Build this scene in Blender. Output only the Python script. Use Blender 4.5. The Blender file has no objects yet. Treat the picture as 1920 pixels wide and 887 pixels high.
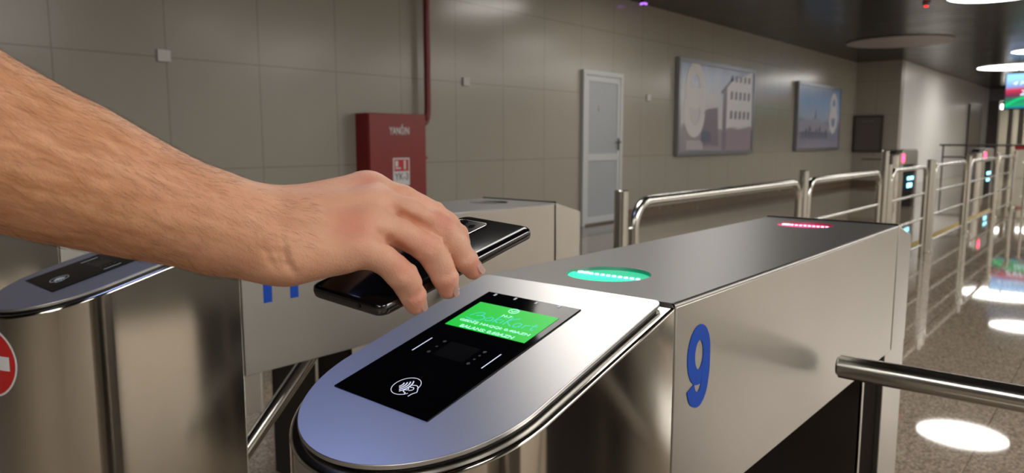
import bpy, bmesh, math, random
import numpy as np
from mathutils import Vector, Matrix
random.seed(7)
scene = bpy.context.scene
COL = scene.collection

# ------------------------------------------------------------ camera
HC = 1.25                                  # camera height
FPX = 1400.0                               # focal length in pixels of a 1920 wide frame
PITCH = math.atan((443.5 - 263.0) / FPX)
YAW = math.atan((2141.0 - 960.0) / (FPX / math.cos(PITCH)))
R_ = np.array([math.cos(YAW), math.sin(YAW), 0.0])
H_ = np.array([-math.sin(YAW), math.cos(YAW), 0.0])
Z_ = np.array([0, 0, 1.0])
F_ = H_ * math.cos(PITCH) - Z_ * math.sin(PITCH)
U_ = Z_ * math.cos(PITCH) + H_ * math.sin(PITCH)
C_ = np.array([0, 0, HC])


def P(x, y, d):
    """a point of the place, from its bearing in the photo and its distance"""
    return C_ + (F_ + R_ * (x - 960.0) / FPX - U_ * (y - 443.5) / FPX) * d


cam = bpy.data.cameras.new('camera')
cam.sensor_width = 36.0
cam.lens = 36.0 * FPX / 1920.0
cam.clip_start = 0.02
cam.clip_end = 200
cam.dof.use_dof = True
cam.dof.focus_distance = 0.62
cam.dof.aperture_fstop = 11.0
cam_ob = bpy.data.objects.new('camera', cam)
COL.objects.link(cam_ob)
m = Matrix.Identity(4)
for i in range(3):
    m[i][0] = R_[i]; m[i][1] = U_[i]; m[i][2] = -F_[i]; m[i][3] = C_[i]
cam_ob.matrix_world = m
scene.camera = cam_ob

# ------------------------------------------------------------ light and exposure
scene.view_settings.view_transform = 'Standard'
scene.view_settings.look = 'None'
scene.view_settings.exposure = 0.0
scene.view_settings.gamma = 1.0
scene.view_settings.use_curve_mapping = False
w = bpy.data.worlds.new('world')
w.use_nodes = True
w.node_tree.nodes['Background'].inputs[0].default_value = (0.5, 0.5, 0.5, 1)
w.node_tree.nodes['Background'].inputs[1].default_value = 0.02
scene.world = w
LAMP = 9.0            # ceiling disc brightness
ZC = 3.375            # ceiling height
# x, y, radius, on
DISCS = [(-1.8, 13.2, .64, 1), (-1.95, 22.0, .66, 1), (-2.85, 26.4, 1.1, 1), (-4.2, 18.1, 1.05, 0),
         (-2.3, 3.1, .66, 1), (1.4, 7.4, .6, 1), (2.9, 1.9, 1.0, 1), (-0.4, -2.6, .8, 1),  # lit white discs from here on are unseen, most added to brighten the hall
         (2.4, 14.5, 1.1, 1), (1.5, 21.0, .9, 1), (-3.4, 8.2, .5, 0), (-4.1, -2.2, .66, 0),
         (3.7, 4.2, 1.4, 1), (5.2, 2.0, .9, 1), (4.8, 11.0, 1.1, 1), (4.6, 18.0, 1.1, 1), (2.2, 28.0, 1.1, 1), (1.8, 36.0, 1.1, 1),
         (2.6, -1.05, .62, 1), (1.6, -4.6, .9, 1), (-4.2, 9.1, .66, 1), (3.0, 10.6, .9, 1), (2.5, 17.9, 1.1, 1), (4.6, 14.6, 1.1, 1), (3.6, 24.5, 1.1, 1), (.55, 17.8, .9, 1), (.6, 24.5, .9, 1),
         (-2.5, .72, .46, 2)]


# ------------------------------------------------------------ materials
def new_mat(name):
    mt = bpy.data.materials.new(name)
    mt.use_nodes = True
    nt = mt.node_tree
    return mt, nt, nt.nodes['Principled BSDF']


def plain(name, col, rough=.5, metal=0.0, emis=None, es=0.0, coat=0.0, spec=None, var=0.0, vscale=20):
    mt, nt, b = new_mat(name)
    b.inputs['Base Color'].default_value = (*col, 1)
    b.inputs['Roughness'].default_value = rough
    b.inputs['Metallic'].default_value = metal
    if coat:
        b.inputs['Coat Weight'].default_value = coat
        b.inputs['Coat Roughness'].default_value = .05
    if spec is not None:
        b.inputs['Specular IOR Level'].default_value = spec
    if emis:
        b.inputs['Emission Color'].default_value = (*emis, 1)
        b.inputs['Emission Strength'].default_value = es
    # a little procedural unevenness on every surface
    tc = nt.nodes.new('ShaderNodeTexCoord')
    nz = nt.nodes.new('ShaderNodeTexNoise'); nz.inputs['Scale'].default_value = vscale
    nz.inputs['Detail'].default_value = 4
    nt.links.new(tc.outputs['Object'], nz.inputs['Vector'])
    mr = nt.nodes.new('ShaderNodeMapRange')
    mr.inputs['To Min'].default_value = max(.02, rough - .06); mr.inputs['To Max'].default_value = min(1, rough + .06)
    nt.links.new(nz.outputs['Fac'], mr.inputs['Value'])
    nt.links.new(mr.outputs[0], b.inputs['Roughness'])
    if var:
        mx = nt.nodes.new('ShaderNodeMixRGB')
        mx.inputs[1].default_value = (*[c * (1 - var) for c in col], 1)
        mx.inputs[2].default_value = (*[min(1, c * (1 + var)) for c in col], 1)
        nt.links.new(nz.outputs['Fac'], mx.inputs[0])
        nt.links.new(mx.outputs[0], b.inputs['Base Color'])
    return mt


def steel(name, col, rough, axis=(1, 1, 1), aniso=0.0, var=.10):
    """brushed steel: fine grain along one axis, highlights drawn out across it"""
    mt, nt, b = new_mat(name)
    b.inputs['Metallic'].default_value = 1
    tc = nt.nodes.new('ShaderNodeTexCoord')
    mp = nt.nodes.new('ShaderNodeMapping'); mp.inputs['Scale'].default_value = axis
    nt.links.new(tc.outputs['Object'], mp.inputs[0])
    nz = nt.nodes.new('ShaderNodeTexNoise'); nz.inputs['Scale'].default_value = 1.0
    nz.inputs['Detail'].default_value = 5; nz.inputs['Roughness'].default_value = .65
    nt.links.new(mp.outputs[0], nz.inputs['Vector'])
    n2 = nt.nodes.new('ShaderNodeTexNoise'); n2.inputs['Scale'].default_value = 7
    n2.inputs['Detail'].default_value = 4
    nt.links.new(tc.outputs['Object'], n2.inputs['Vector'])
    mr = nt.nodes.new('ShaderNodeMapRange')
    mr.inputs['To Min'].default_value = rough - var * .3; mr.inputs['To Max'].default_value = rough + var * .3
    nt.links.new(nz.outputs['Fac'], mr.inputs['Value'])
    nt.links.new(mr.outputs[0], b.inputs['Roughness'])
    mx = nt.nodes.new('ShaderNodeMixRGB')
    mx.inputs[1].default_value = (*[c * (1 - var) for c in col], 1)
    mx.inputs[2].default_value = (*[min(1, c * (1 + var)) for c in col], 1)
    ad = nt.nodes.new('ShaderNodeMixRGB'); ad.inputs[0].default_value = .4
    nt.links.new(nz.outputs['Fac'], ad.inputs[1]); nt.links.new(n2.outputs['Fac'], ad.inputs[2])
    nt.links.new(ad.outputs[0], mx.inputs[0])
    nt.links.new(mx.outputs[0], b.inputs['Base Color'])
    if aniso:
        b.inputs['Anisotropic'].default_value = aniso
        b.inputs['Anisotropic Rotation'].default_value = .25
        tg = nt.nodes.new('ShaderNodeTangent'); tg.direction_type = 'RADIAL'; tg.axis = 'Z'
        nt.links.new(tg.outputs[0], b.inputs['Tangent'])
    return mt


def emit(name, col, s):
    mt, nt, b = new_mat(name)
    b.inputs['Base Color'].default_value = (*[c * .3 for c in col], 1)
    b.inputs['Emission Color'].default_value = (*col, 1)
    b.inputs['Emission Strength'].default_value = s
    b.inputs['Roughness'].default_value = .4
    return mt


def math_node(nt, op, a=None, b=None):
    n = nt.nodes.new('ShaderNodeMath'); n.operation = op
    for i, v in enumerate((a, b)):
        if v is None: continue
        if isinstance(v, (int, float)): n.inputs[i].default_value = v
        else: nt.links.new(v, n.inputs[i])
    return n.outputs[0]


def grid_lines(nt, coord, size, width, offset=0.0):
    """1 on the joints of a run of tiles"""
    a = math_node(nt, 'ADD', coord, 1000 * size - offset)
    a = math_node(nt, 'MODULO', a, size)
    lo = math_node(nt, 'LESS_THAN', a, width)
    return lo


def wall_mat(name, c1, c2, rough, uaxis, tile_u, tile_v, off_u, off_v, joint=.010):
    mt, nt, b = new_mat(name)
    g = nt.nodes.new('ShaderNodeNewGeometry')
    sp = nt.nodes.new('ShaderNodeSeparateXYZ'); nt.links.new(g.outputs['Position'], sp.inputs[0])
    lu = grid_lines(nt, sp.outputs[uaxis], tile_u, joint, off_u)
    lv = grid_lines(nt, sp.outputs[2], tile_v, joint, off_v)
    ln = math_node(nt, 'MAXIMUM', lu, lv)
    nz = nt.nodes.new('ShaderNodeTexNoise'); nz.inputs['Scale'].default_value = 1.6
    nz.inputs['Detail'].default_value = 8; nz.inputs['Roughness'].default_value = .7
    nt.links.new(g.outputs['Position'], nz.inputs['Vector'])
    fine = nt.nodes.new('ShaderNodeTexNoise'); fine.inputs['Scale'].default_value = 60
    fine.inputs['Detail'].default_value = 4
    nt.links.new(g.outputs['Position'], fine.inputs['Vector'])
    mxn = nt.nodes.new('ShaderNodeMixRGB'); mxn.inputs[0].default_value = .5
    nt.links.new(nz.outputs['Fac'], mxn.inputs[1]); nt.links.new(fine.outputs['Fac'], mxn.inputs[2])
    mx = nt.nodes.new('ShaderNodeMixRGB')
    mx.inputs[1].default_value = (*c1, 1); mx.inputs[2].default_value = (*c2, 1)
    nt.links.new(mxn.outputs[0], mx.inputs[0])
    mj = nt.nodes.new('ShaderNodeMixRGB'); mj.inputs[2].default_value = (*[c * .55 for c in c1], 1)
    jf = math_node(nt, 'MULTIPLY', ln, .6)
    nt.links.new(jf, mj.inputs[0]); nt.links.new(mx.outputs[0], mj.inputs[1])
    nt.links.new(mj.outputs[0], b.inputs['Base Color'])
    b.inputs['Roughness'].default_value = rough
    bp = nt.nodes.new('ShaderNodeBump'); bp.inputs['Strength'].default_value = .3; bp.invert = True
    bp.inputs['Distance'].default_value = .003
    nt.links.new(ln, bp.inputs['Height']); nt.links.new(bp.outputs[0], b.inputs['Normal'])
    return mt


def floor_mat(name, cols, rough, tile, spec=.6):
    mt, nt, b = new_mat(name)
    g = nt.nodes.new('ShaderNodeNewGeometry')
    sp = nt.nodes.new('ShaderNodeSeparateXYZ'); nt.links.new(g.outputs['Position'], sp.inputs[0])
    ln = math_node(nt, 'MAXIMUM', grid_lines(nt, sp.outputs[0], tile, .004, .18), grid_lines(nt, sp.outputs[1], tile, .004, .1))
    vo = nt.nodes.new('ShaderNodeTexVoronoi'); vo.inputs['Scale'].default_value = 120
    nt.links.new(g.outputs['Position'], vo.inputs['Vector'])
    nz = nt.nodes.new('ShaderNodeTexNoise'); nz.inputs['Scale'].default_value = 62
    nz.inputs['Detail'].default_value = 6; nz.inputs['Roughness'].default_value = .75
    nt.links.new(g.outputs['Position'], nz.inputs['Vector'])
    mm = nt.nodes.new('ShaderNodeMixRGB'); mm.inputs[0].default_value = .45
    nt.links.new(nz.outputs['Fac'], mm.inputs[1]); nt.links.new(vo.outputs['Color'], mm.inputs[2])
    cr = nt.nodes.new('ShaderNodeValToRGB')
    cr.color_ramp.elements[0].position = .3; cr.color_ramp.elements[0].color = (*cols[0], 1)
    cr.color_ramp.elements[1].position = .72; cr.color_ramp.elements[1].color = (*cols[2], 1)
    e = cr.color_ramp.elements.new(.5); e.color = (*cols[1], 1)
    nt.links.new(mm.outputs[0], cr.inputs[0])
    mj = nt.nodes.new('ShaderNodeMixRGB'); mj.inputs[2].default_value = (*[c * .4 for c in cols[0]], 1)
    jf = math_node(nt, 'MULTIPLY', ln, .7)
    nt.links.new(jf, mj.inputs[0]); nt.links.new(cr.outputs[0], mj.inputs[1])
    nt.links.new(mj.outputs[0], b.inputs['Base Color'])
    b.inputs['Roughness'].default_value = rough
    b.inputs['Specular IOR Level'].default_value = spec
    return mt


STEEL_TOP = steel('steel_top', (.36, .35, .34), .36, (700, 12, 700), 0, .05)
STEEL_SIDE = steel('steel_side', (.47, .445, .405), .36, (30, 8, 1500), .7, .14)
STEEL_PLATE = steel('steel_plate', (.62, .61, .60), .38, (800, 16, 800), 0, .06)
STEEL_NOSE = steel('steel_nose', (.60, .575, .53), .12, (30, 30, 30), .9, .04)
STEEL_TUBE = steel('steel_tube', (.60, .58, .54), .20, (60, 60, 60), 0, .05)
DARK_METAL = plain('dark_metal', (.035, .032, .03), .45, .6)
SHADED_PANEL = plain('shaded_panel', (.050, .042, .037), .7, spec=.03)
DARK_RECESS = plain('dark_recess_paint', (.016, .013, .011), .7, spec=.02)
BLACK = plain('black_rubber', (.008, .008, .008), .5)
GLASS_BLACK = plain('black_glass', (.002, .002, .003), .06, spec=.07)
BLUE_INK = plain('blue_vinyl', (.012, .075, .46), .5, spec=.2)
WHITE_INK = plain('white_vinyl', (.75, .75, .75), .5)
RED_INK = plain('red_vinyl', (.55, .02, .02), .4)
RED_PAINT = plain('red_paint', (.25, .008, .010), .32, var=.12, vscale=6)
RED_DARK = plain('red_pipe_paint', (.20, .012, .014), .35)
SKIN = None


# ------------------------------------------------------------ helpers
def link(o, parent=None):
    COL.objects.link(o)
    if parent is not None: o.parent = parent
    return o


def obj(name, bm, mat, parent=None, loc=None, bevel=0, seg=2, smooth=True, angle=35):
    me = bpy.data.meshes.new(name)
    bmesh.ops.recalc_face_normals(bm, faces=bm.faces[:])
    bm.to_mesh(me); bm.free()
    mats = mat if isinstance(mat, (list, tuple)) else [mat]
    for mm in mats: me.materials.append(mm)
    o = bpy.data.objects.new(name, me)
    link(o, parent)
    if loc is not None: o.location = loc
    if smooth:
        for p in me.polygons: p.use_smooth = True
        try:
            me.set_sharp_from_angle(angle=math.radians(angle))
        except Exception:
            pass
    if bevel:
        bv = o.modifiers.new('bevel', 'BEVEL'); bv.width = bevel; bv.segments = seg
        bv.limit_method = 'ANGLE'; bv.angle_limit = math.radians(40)
        bv.harden_normals = False
    return o


def thing(name, label, cat, loc=(0, 0, 0), rotz=0, group=None):
    o = bpy.data.objects.new(name, None)
    o.empty_display_size = .1
    COL.objects.link(o)
    o.location = loc; o.rotation_euler = (0, 0, rotz)
    tag(o, label, cat, group)
    return o


def tag(o, label, cat, group=None):
    o['label'] = label; o['category'] = cat
    if group: o['group'] = group
    return o


def struct(o):
    o['kind'] = 'structure'
    return o


def bx(bm, x0, x1, y0, y1, z0, z1, mi=0):
    vs = [bm.verts.new(p) for p in ((x0, y0, z0), (x1, y0, z0), (x1, y1, z0), (x0, y1, z0),
                                    (x0, y0, z1), (x1, y0, z1), (x1, y1, z1), (x0, y1, z1))]
    for f in ((0, 3, 2, 1), (4, 5, 6, 7), (0, 1, 5, 4), (1, 2, 6, 5), (2, 3, 7, 6), (3, 0, 4, 7)):
        fc = bm.faces.new([vs[i] for i in f]); fc.material_index = mi
    return bm


def box(x0, x1, y0, y1, z0, z1): return bx(bmesh.new(), x0, x1, y0, y1, z0, z1)


def prism(bm, pts, zlo, zhi, inner=None):
    """outline pts (x,y); zlo/zhi functions of (x,y) or numbers"""
    fl = zlo if callable(zlo) else (lambda x, y: zlo)
    fh = zhi if callable(zhi) else (lambda x, y: zhi)
    a = [bm.verts.new((x, y, fl(x, y))) for x, y in pts]
    b = [bm.verts.new((x, y, fh(x, y))) for x, y in pts]
    n = len(pts)
    bm.faces.new(a[::-1]); bm.faces.new(b)
    for i in range(n):
        bm.faces.new((a[i], a[(i + 1) % n], b[(i + 1) % n], b[i]))
    return bm


def tube(bm, pts, r, n=16, caps=True, rr=None):
    """round bar along points"""
    pts = [Vector(p) for p in pts]
    rings = []
    T = (pts[1] - pts[0]).normalized()
    up = Vector((0, 0, 1)) if abs(T.z) < .9 else Vector((1, 0, 0))
    N = T.cross(up).normalized()
    for i, p in enumerate(pts):
        if i == 0: t = pts[1] - pts[0]
        elif i == len(pts) - 1: t = pts[-1] - pts[-2]
        else: t = (pts[i + 1] - pts[i]).normalized() + (pts[i] - pts[i - 1]).normalized()
        t.normalize()
        N = (N - t * N.dot(t)).normalized()
        B = t.cross(N)
        rad = rr[i] if rr else r
        rings.append([bm.verts.new(p + (N * math.cos(2 * math.pi * k / n) + B * math.sin(2 * math.pi * k / n)) * rad) for k in range(n)])
    for a, b in zip(rings, rings[1:]):
        for k in range(n):
            bm.faces.new((a[k], a[(k + 1) % n], b[(k + 1) % n], b[k]))
    if caps:
        bm.faces.new(rings[0][::-1]); bm.faces.new(rings[-1])
    return bm


def disc(bm, c, r, z0, z1, n=48):
    pts = [(c[0] + r * math.cos(2 * math.pi * k / n), c[1] + r * math.sin(2 * math.pi * k / n)) for k in range(n)]
    return prism(bm, pts, z0, z1)


def arc(c, r, a0, a1, n):
    return [(c[0] + r * math.cos(a0 + (a1 - a0) * i / n), c[1] + r * math.sin(a0 + (a1 - a0) * i / n)) for i in range(n + 1)]


_dg = None


def text_mesh(s, size, depth=.0006, shear=0.0, bold=0.0, width=1.0):
    """text turned into a bmesh, centred on the origin in x, y"""
    cu = bpy.data.curves.new('lettering', 'FONT')
    cu.body = s; cu.size = size; cu.extrude = depth; cu.shear = shear; cu.offset = bold
    cu.resolution_u = 5
    cu.align_x = 'LEFT'
    o = bpy.data.objects.new('lettering', cu)
    COL.objects.link(o)
    dg = bpy.context.evaluated_depsgraph_get()
    me = bpy.data.meshes.new_from_object(o.evaluated_get(dg))
    bm = bmesh.new(); bm.from_mesh(me)
    bpy.data.objects.remove(o); bpy.data.curves.remove(cu); bpy.data.meshes.remove(me)
    xs = [v.co.x for v in bm.verts]; ys = [v.co.y for v in bm.verts]
    cx, cy = (min(xs) + max(xs)) / 2, (min(ys) + max(ys)) / 2
    W, Hh = max(xs) - min(xs), max(ys) - min(ys)
    for v in bm.verts:
        v.co.x = (v.co.x - cx) * width; v.co.y -= cy
    return bm, W * width, Hh


def fit_text(s, w_, h_, depth=.0006, shear=0.0, bold=0.0):
    bm, W, Hh = text_mesh(s, 1.0, 0.0, shear, bold)
    for v in bm.verts:
        v.co.x *= w_ / W; v.co.y *= h_ / Hh
    if depth:
        r = bmesh.ops.extrude_face_region(bm, geom=bm.faces[:])
        for v in [g for g in r['geom'] if isinstance(g, bmesh.types.BMVert)]: v.co.z += depth
    return bm


def xf(bm, M):
    bmesh.ops.transform(bm, matrix=M, verts=bm.verts)
    return bm


def basis(o, ex, ey, ez):
    M = Matrix.Identity(4)
    for i in range(3):
        M[i][0] = ex[i]; M[i][1] = ey[i]; M[i][2] = ez[i]; M[i][3] = o[i]
    return M


def copy_tree(o, parent=None):
    c = o.copy(); COL.objects.link(c)
    if parent is not None: c.parent = parent
    for ch in list(o.children): copy_tree(ch, c)
    return c


# ------------------------------------------------------------ the room
XW = -6.2
WALL = wall_mat('stone_tile_wall', (.315, .288, .240), (.38, .35, .295), .20, 1, .85, .925, .43 * 1.0, .07)
WALL_B = wall_mat('stone_tile_wall_end', (.335, .31, .262), (.40, .37, .315), .35, 0, .85, .925, .3, .07)
WALL_D = wall_mat('dark_tile_wall', (.10, .09, .08), (.13, .12, .105), .35, 0, .85, .925, .43, .07)
WALL_R = wall_mat('white_tile_wall', (.58, .56, .52), (.64, .62, .58), .35, 1, .85, .925, .43, .07)
WALL_W = wall_mat('pale_panel_wall', (.74, .73, .72), (.80, .79, .78), .30, 1, 1.7, 3.6, .3, .07)
FLOOR = floor_mat('granite_floor', ((.15, .112, .080), (.29, .232, .175), (.46, .39, .30)), .035, .6, .45)
FLOOR_D = floor_mat('granite_border', ((.05, .032, .02), (.12, .082, .052), (.17, .12, .08)), .12, .6)
CEIL = plain('dark_slat_metal', (.020, .018, .017), .22, .4, vscale=1.5)
CEIL_B = plain('dark_void', (.004, .004, .004), .8)
PLINTH = plain('brown_stone', (.15, .105, .07), .25, var=.2, vscale=12)

struct(obj('floor', box(-7, 7, -7, 62, -.1, 0), FLOOR, smooth=False))
struct(obj('trim_1', box(-6.19, -5.46, -6.9, 22.2, 0.0, .002), FLOOR_D, smooth=False))
struct(obj('wall_left', box(-6.6, XW, -7, 22.3, 0, ZC + .1), WALL, smooth=False))
struct(obj('wall_return', box(-6.2, -5.06, 22.27, 22.6, 0, ZC + .1), WALL_B, smooth=False))
struct(obj('wall_far_left', box(-5.4, -5.06, 22.6, 37.2, 0, ZC + .1), WALL_W, smooth=False))
struct(obj('wall_right', box(6.5, 6.9, -7, 62, 0, ZC + .1), WALL_R, smooth=False))
struct(obj('wall_back', box(-7, 7, -7.4, -7, 0, ZC + .1), WALL_D, smooth=False))
struct(obj('wall_far', box(-7, 7, 49, 49.4, 0, ZC + .1), plain('far_wall_paint', (.80, .74, .58), .6), smooth=False))
struct(obj('baseboard_left', box(XW, XW + .018, -7, 8.86, 0, .15), PLINTH, smooth=False))
struct(obj('baseboard_left_far', box(XW, XW + .018, 10.08, 22.27, 0, .15), PLINTH, smooth=False))
struct(obj('baseboard_return', box(-6.18, -5.06, 22.25, 22.27, 0, .15), PLINTH, smooth=False))
# ceiling of dark slats running across the hall, over a black void
bm = bmesh.new()
bx(bm, -7, 7, -7, 62, ZC + .06, ZC + .1, 1)
y = -6.95
while y < 48.8:
    bx(bm, -6.5, 6.6, y, y + .155, ZC, ZC + .03, 0)
    y += .2
struct(obj('ceiling', bm, [CEIL, CEIL_B], smooth=False))
# far end of the hall: lintel and pillars with a lit passage behind
GREYL = plain('grey_lintel_paint', (.20, .20, .23), .5)
struct(obj('trim_2', box(-5.9, 6.4, 37.2, 37.7, 2.88, ZC), GREYL, smooth=False))
PIL = plain('pillar_cladding', (.55, .50, .42), .4, var=.1)
DPIL = plain('dark_pillar_cladding', (.075, .06, .055), .35, var=.2)
struct(obj('wall_pier', box(-5.9, -4.67, 37.2, 37.7, 0, 2.88), DPIL, smooth=False))
for i, (xx, yy, ww) in enumerate([(-5.0, 43, .18), (-4.58, 43, .2)]):
    o = obj('square_pillar', box(xx, xx + ww, yy, yy + .5, 0, ZC), PIL, smooth=False)
    tag(o, ['grey brown square pillar in the lit passage at the far end, left of the other',
            'grey brown square pillar in the lit passage at the far end, nearer the right edge'][i], 'pillar', 'pillars of the far passage')


# ------------------------------------------------------------ ceiling lights
LIT = emit('lamp_glow', (1.0, .96, .90), LAMP)
COOL = emit('cool_lamp_glow', (.38, .48, 1.0), LAMP * .65)
UNLIT = plain('unlit_diffuser', (.42, .37, .37), .5)
RIM = plain('lamp_rim', (.3, .3, .3), .4, .5)
names_on = ['bright round ceiling lamp cut by the top edge, nearest of the lit ones',
            'small bright round ceiling lamp above the hanging screen, cut by the right edge',
            'wide bright round ceiling lamp just over the hanging screen']
k = 0
for i, (x, y, r, on) in enumerate(DISCS):
    if on:
        lab = names_on[k] if k < 3 else 'unseen round flush ceiling lamp put in to light the hall, glowing white'
        if on == 2: lab = 'small round ceiling lamp outside the picture, glowing cool blue'
        k += 1
    elif i == 3:
        lab = 'unlit pinkish grey round ceiling lamp in the dark slats, left of the lit ones'
    else:
        continue
    t = thing('ceiling_lamp', lab, 'ceiling lamp', (x, y, ZC), 0, 'round ceiling lamps')
    bm = disc(bmesh.new(), (0, 0), r, -.02, -.001, 72)
    obj('lamp_face', bm, (COOL if on == 2 else LIT) if on else UNLIT, t)
    bm = bmesh.new()
    tube(bm, [(r * math.cos(a), r * math.sin(a), -.012) for a in [2 * math.pi * q / 72 for q in range(73)]], .012, 6, False)
    obj('rim', bm, RIM, t)


# ------------------------------------------------------------ turnstiles
ZT = 1.074
HW = .14
TH = math.radians(15.2)
TT = math.tan(TH)
YC = -.227


def u_shape(hw, yc, r_in=0, n=40, y1=0.0, corner=0.0, ky=1.0):
    """rounded-nose outline, counter-clockwise, straight end at y1"""
    pts = []
    if corner:
        pts += arc((hw - corner, y1 - corner), corner, 0, math.pi / 2, 5)
        pts += arc((-hw + corner, y1 - corner), corner, math.pi / 2, math.pi, 5)
    else:
        pts += [(hw, y1), (-hw, y1)]
    pts += [(hw * math.cos(a), yc + hw * ky * math.sin(a)) for a in [math.pi + math.pi * i / n for i in range(n + 1)]]
    return pts


def slope(off):
    return lambda x, y: ZT + off + TT * y


def face_plate(pts, off0, off1):
    return prism(bmesh.new(), pts, slope(off0), slope(off1))


def stroke(bm, pts, w_, z0=0.0, z1=.0006):
    """flat ribbon through points in the x,y plane with a thin body"""
    pts = [Vector((p[0], p[1], 0)) for p in pts]
    L, Rr = [], []
    for i, p in enumerate(pts):
        if i == 0: t = pts[1] - pts[0]
        elif i == len(pts) - 1: t = pts[-1] - pts[-2]
        else: t = pts[i + 1] - pts[i - 1]
        t.normalize(); nrm = Vector((-t.y, t.x, 0)) * w_ / 2
        L.append(p + nrm); Rr.append(p - nrm)
    for i in range(len(pts) - 1):
        q = [L[i], L[i + 1], Rr[i + 1], Rr[i]]
        a = [bm.verts.new((v.x, v.y, z1)) for v in q]
        b = [bm.verts.new((v.x, v.y, z0)) for v in q]
        bm.faces.new(a[::-1])
        bm.faces.new(b)
        for k_ in range(4):
            bm.faces.new((a[k_], a[(k_ + 1) % 4], b[(k_ + 1) % 4], b[k_]))
    return bm


def smooth_path(pts, n=6):
    out = []
    P_ = [pts[0]] + list(pts) + [pts[-1]]
    for i in range(1, len(P_) - 2):
        p0, p1, p2, p3 = [Vector((*p, 0)) for p in P_[i - 1:i + 3]]
        for k_ in range(n):
            t = k_ / n
            v = .5 * ((2 * p1) + (-p0 + p2) * t + (2 * p0 - 5 * p1 + 4 * p2 - p3) * t * t + (-p0 + 3 * p1 - 3 * p2 + p3) * t ** 3)
            out.append((v.x, v.y))
    out.append(tuple(pts[-1]))
    return out


def digit(ch, w_, h_, st):
    """a plain sans digit of even stroke, centred on the origin"""
    bm = bmesh.new(); a_ = w_ / 2 - st / 2; H2_ = h_ / 2 - st / 2
    if ch == '9':
        rx, ry = a_, h_ * .27
        cy_ = H2_ - ry
        stroke(bm, [(rx * math.cos(q), cy_ + ry * math.sin(q)) for q in [2 * math.pi * i / 40 for i in range(41)]], st, 0, .0004)
        pts = [(rx, cy_), (rx, cy_ - .018), (rx * .94, -H2_ * .35), (rx * .70, -H2_ * .75), (rx * .25, -H2_ * .97), (-rx * .25, -H2_ * .98), (-rx * .75, -H2_ * .82), (-rx * .98, -H2_ * .55)]
        stroke(bm, smooth_path(pts, 6), st, .0001, .0005)
    elif ch == '1':
        stroke(bm, [(.006, -h_ / 2), (.006, h_ / 2)], st, 0, .0004)
        stroke(bm, [(.008, h_ / 2 - .004), (-.006, h_ * .5 - .024), (-.024, h_ * .5 - .036)], st * .8, .0001, .0005)
    else:
        for s_, k_, ry in ((1, .86, .235), (-1, 1.0, .265)):
            cy_ = s_ * (h_ / 2 - st / 2 - h_ * ry)
            stroke(bm, [(a_ * k_ * math.cos(q), cy_ + h_ * ry * math.sin(q)) for q in [2 * math.pi * i / 40 for i in range(41)]], st, 0 if s_ > 0 else .0001, .0005 if s_ > 0 else .0006)
    return bm


SCREEN_GREEN = emit('screen_green', (.0, .50, .03), 1.0)
SCREEN_OFF = plain('screen_off', (.006, .006, .007), .12)
SCREEN_TXT = emit('screen_white_text', (.42, .90, .72), 1.0)
LOGO_TXT = emit('screen_logo_blue', (.06, .62, .50), .9)
ICON = emit('icon_white', (.72, .76, .95), .9)
ICON_DIM = emit('icon_white_dim', (.5, .55, .6), .45)
LED_GREY = emit('led_pale', (.55, .56, .62), .6)
GREEN_LENS = emit('green_lens', (.0, .62, .30), .85)
GREEN_HOT = emit('green_led_glow', (.0, 1.0, .55), 1.0)
GREEN_LED = emit('green_led', (.35, 1.0, .9), 3.0)
RED_LENS = emit('red_lens', (.85, .01, .12), .9)
RED_HOT = emit('red_led_glow', (1.0, .03, .2), 1.3)
RED_LED = emit('red_led', (1.0, .45, .6), 4)
OFF_LENS = plain('smoked_lens', (.12, .12, .115), .3)
OFF_LED = plain('unlit_led', (.3, .3, .28), .3)


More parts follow.
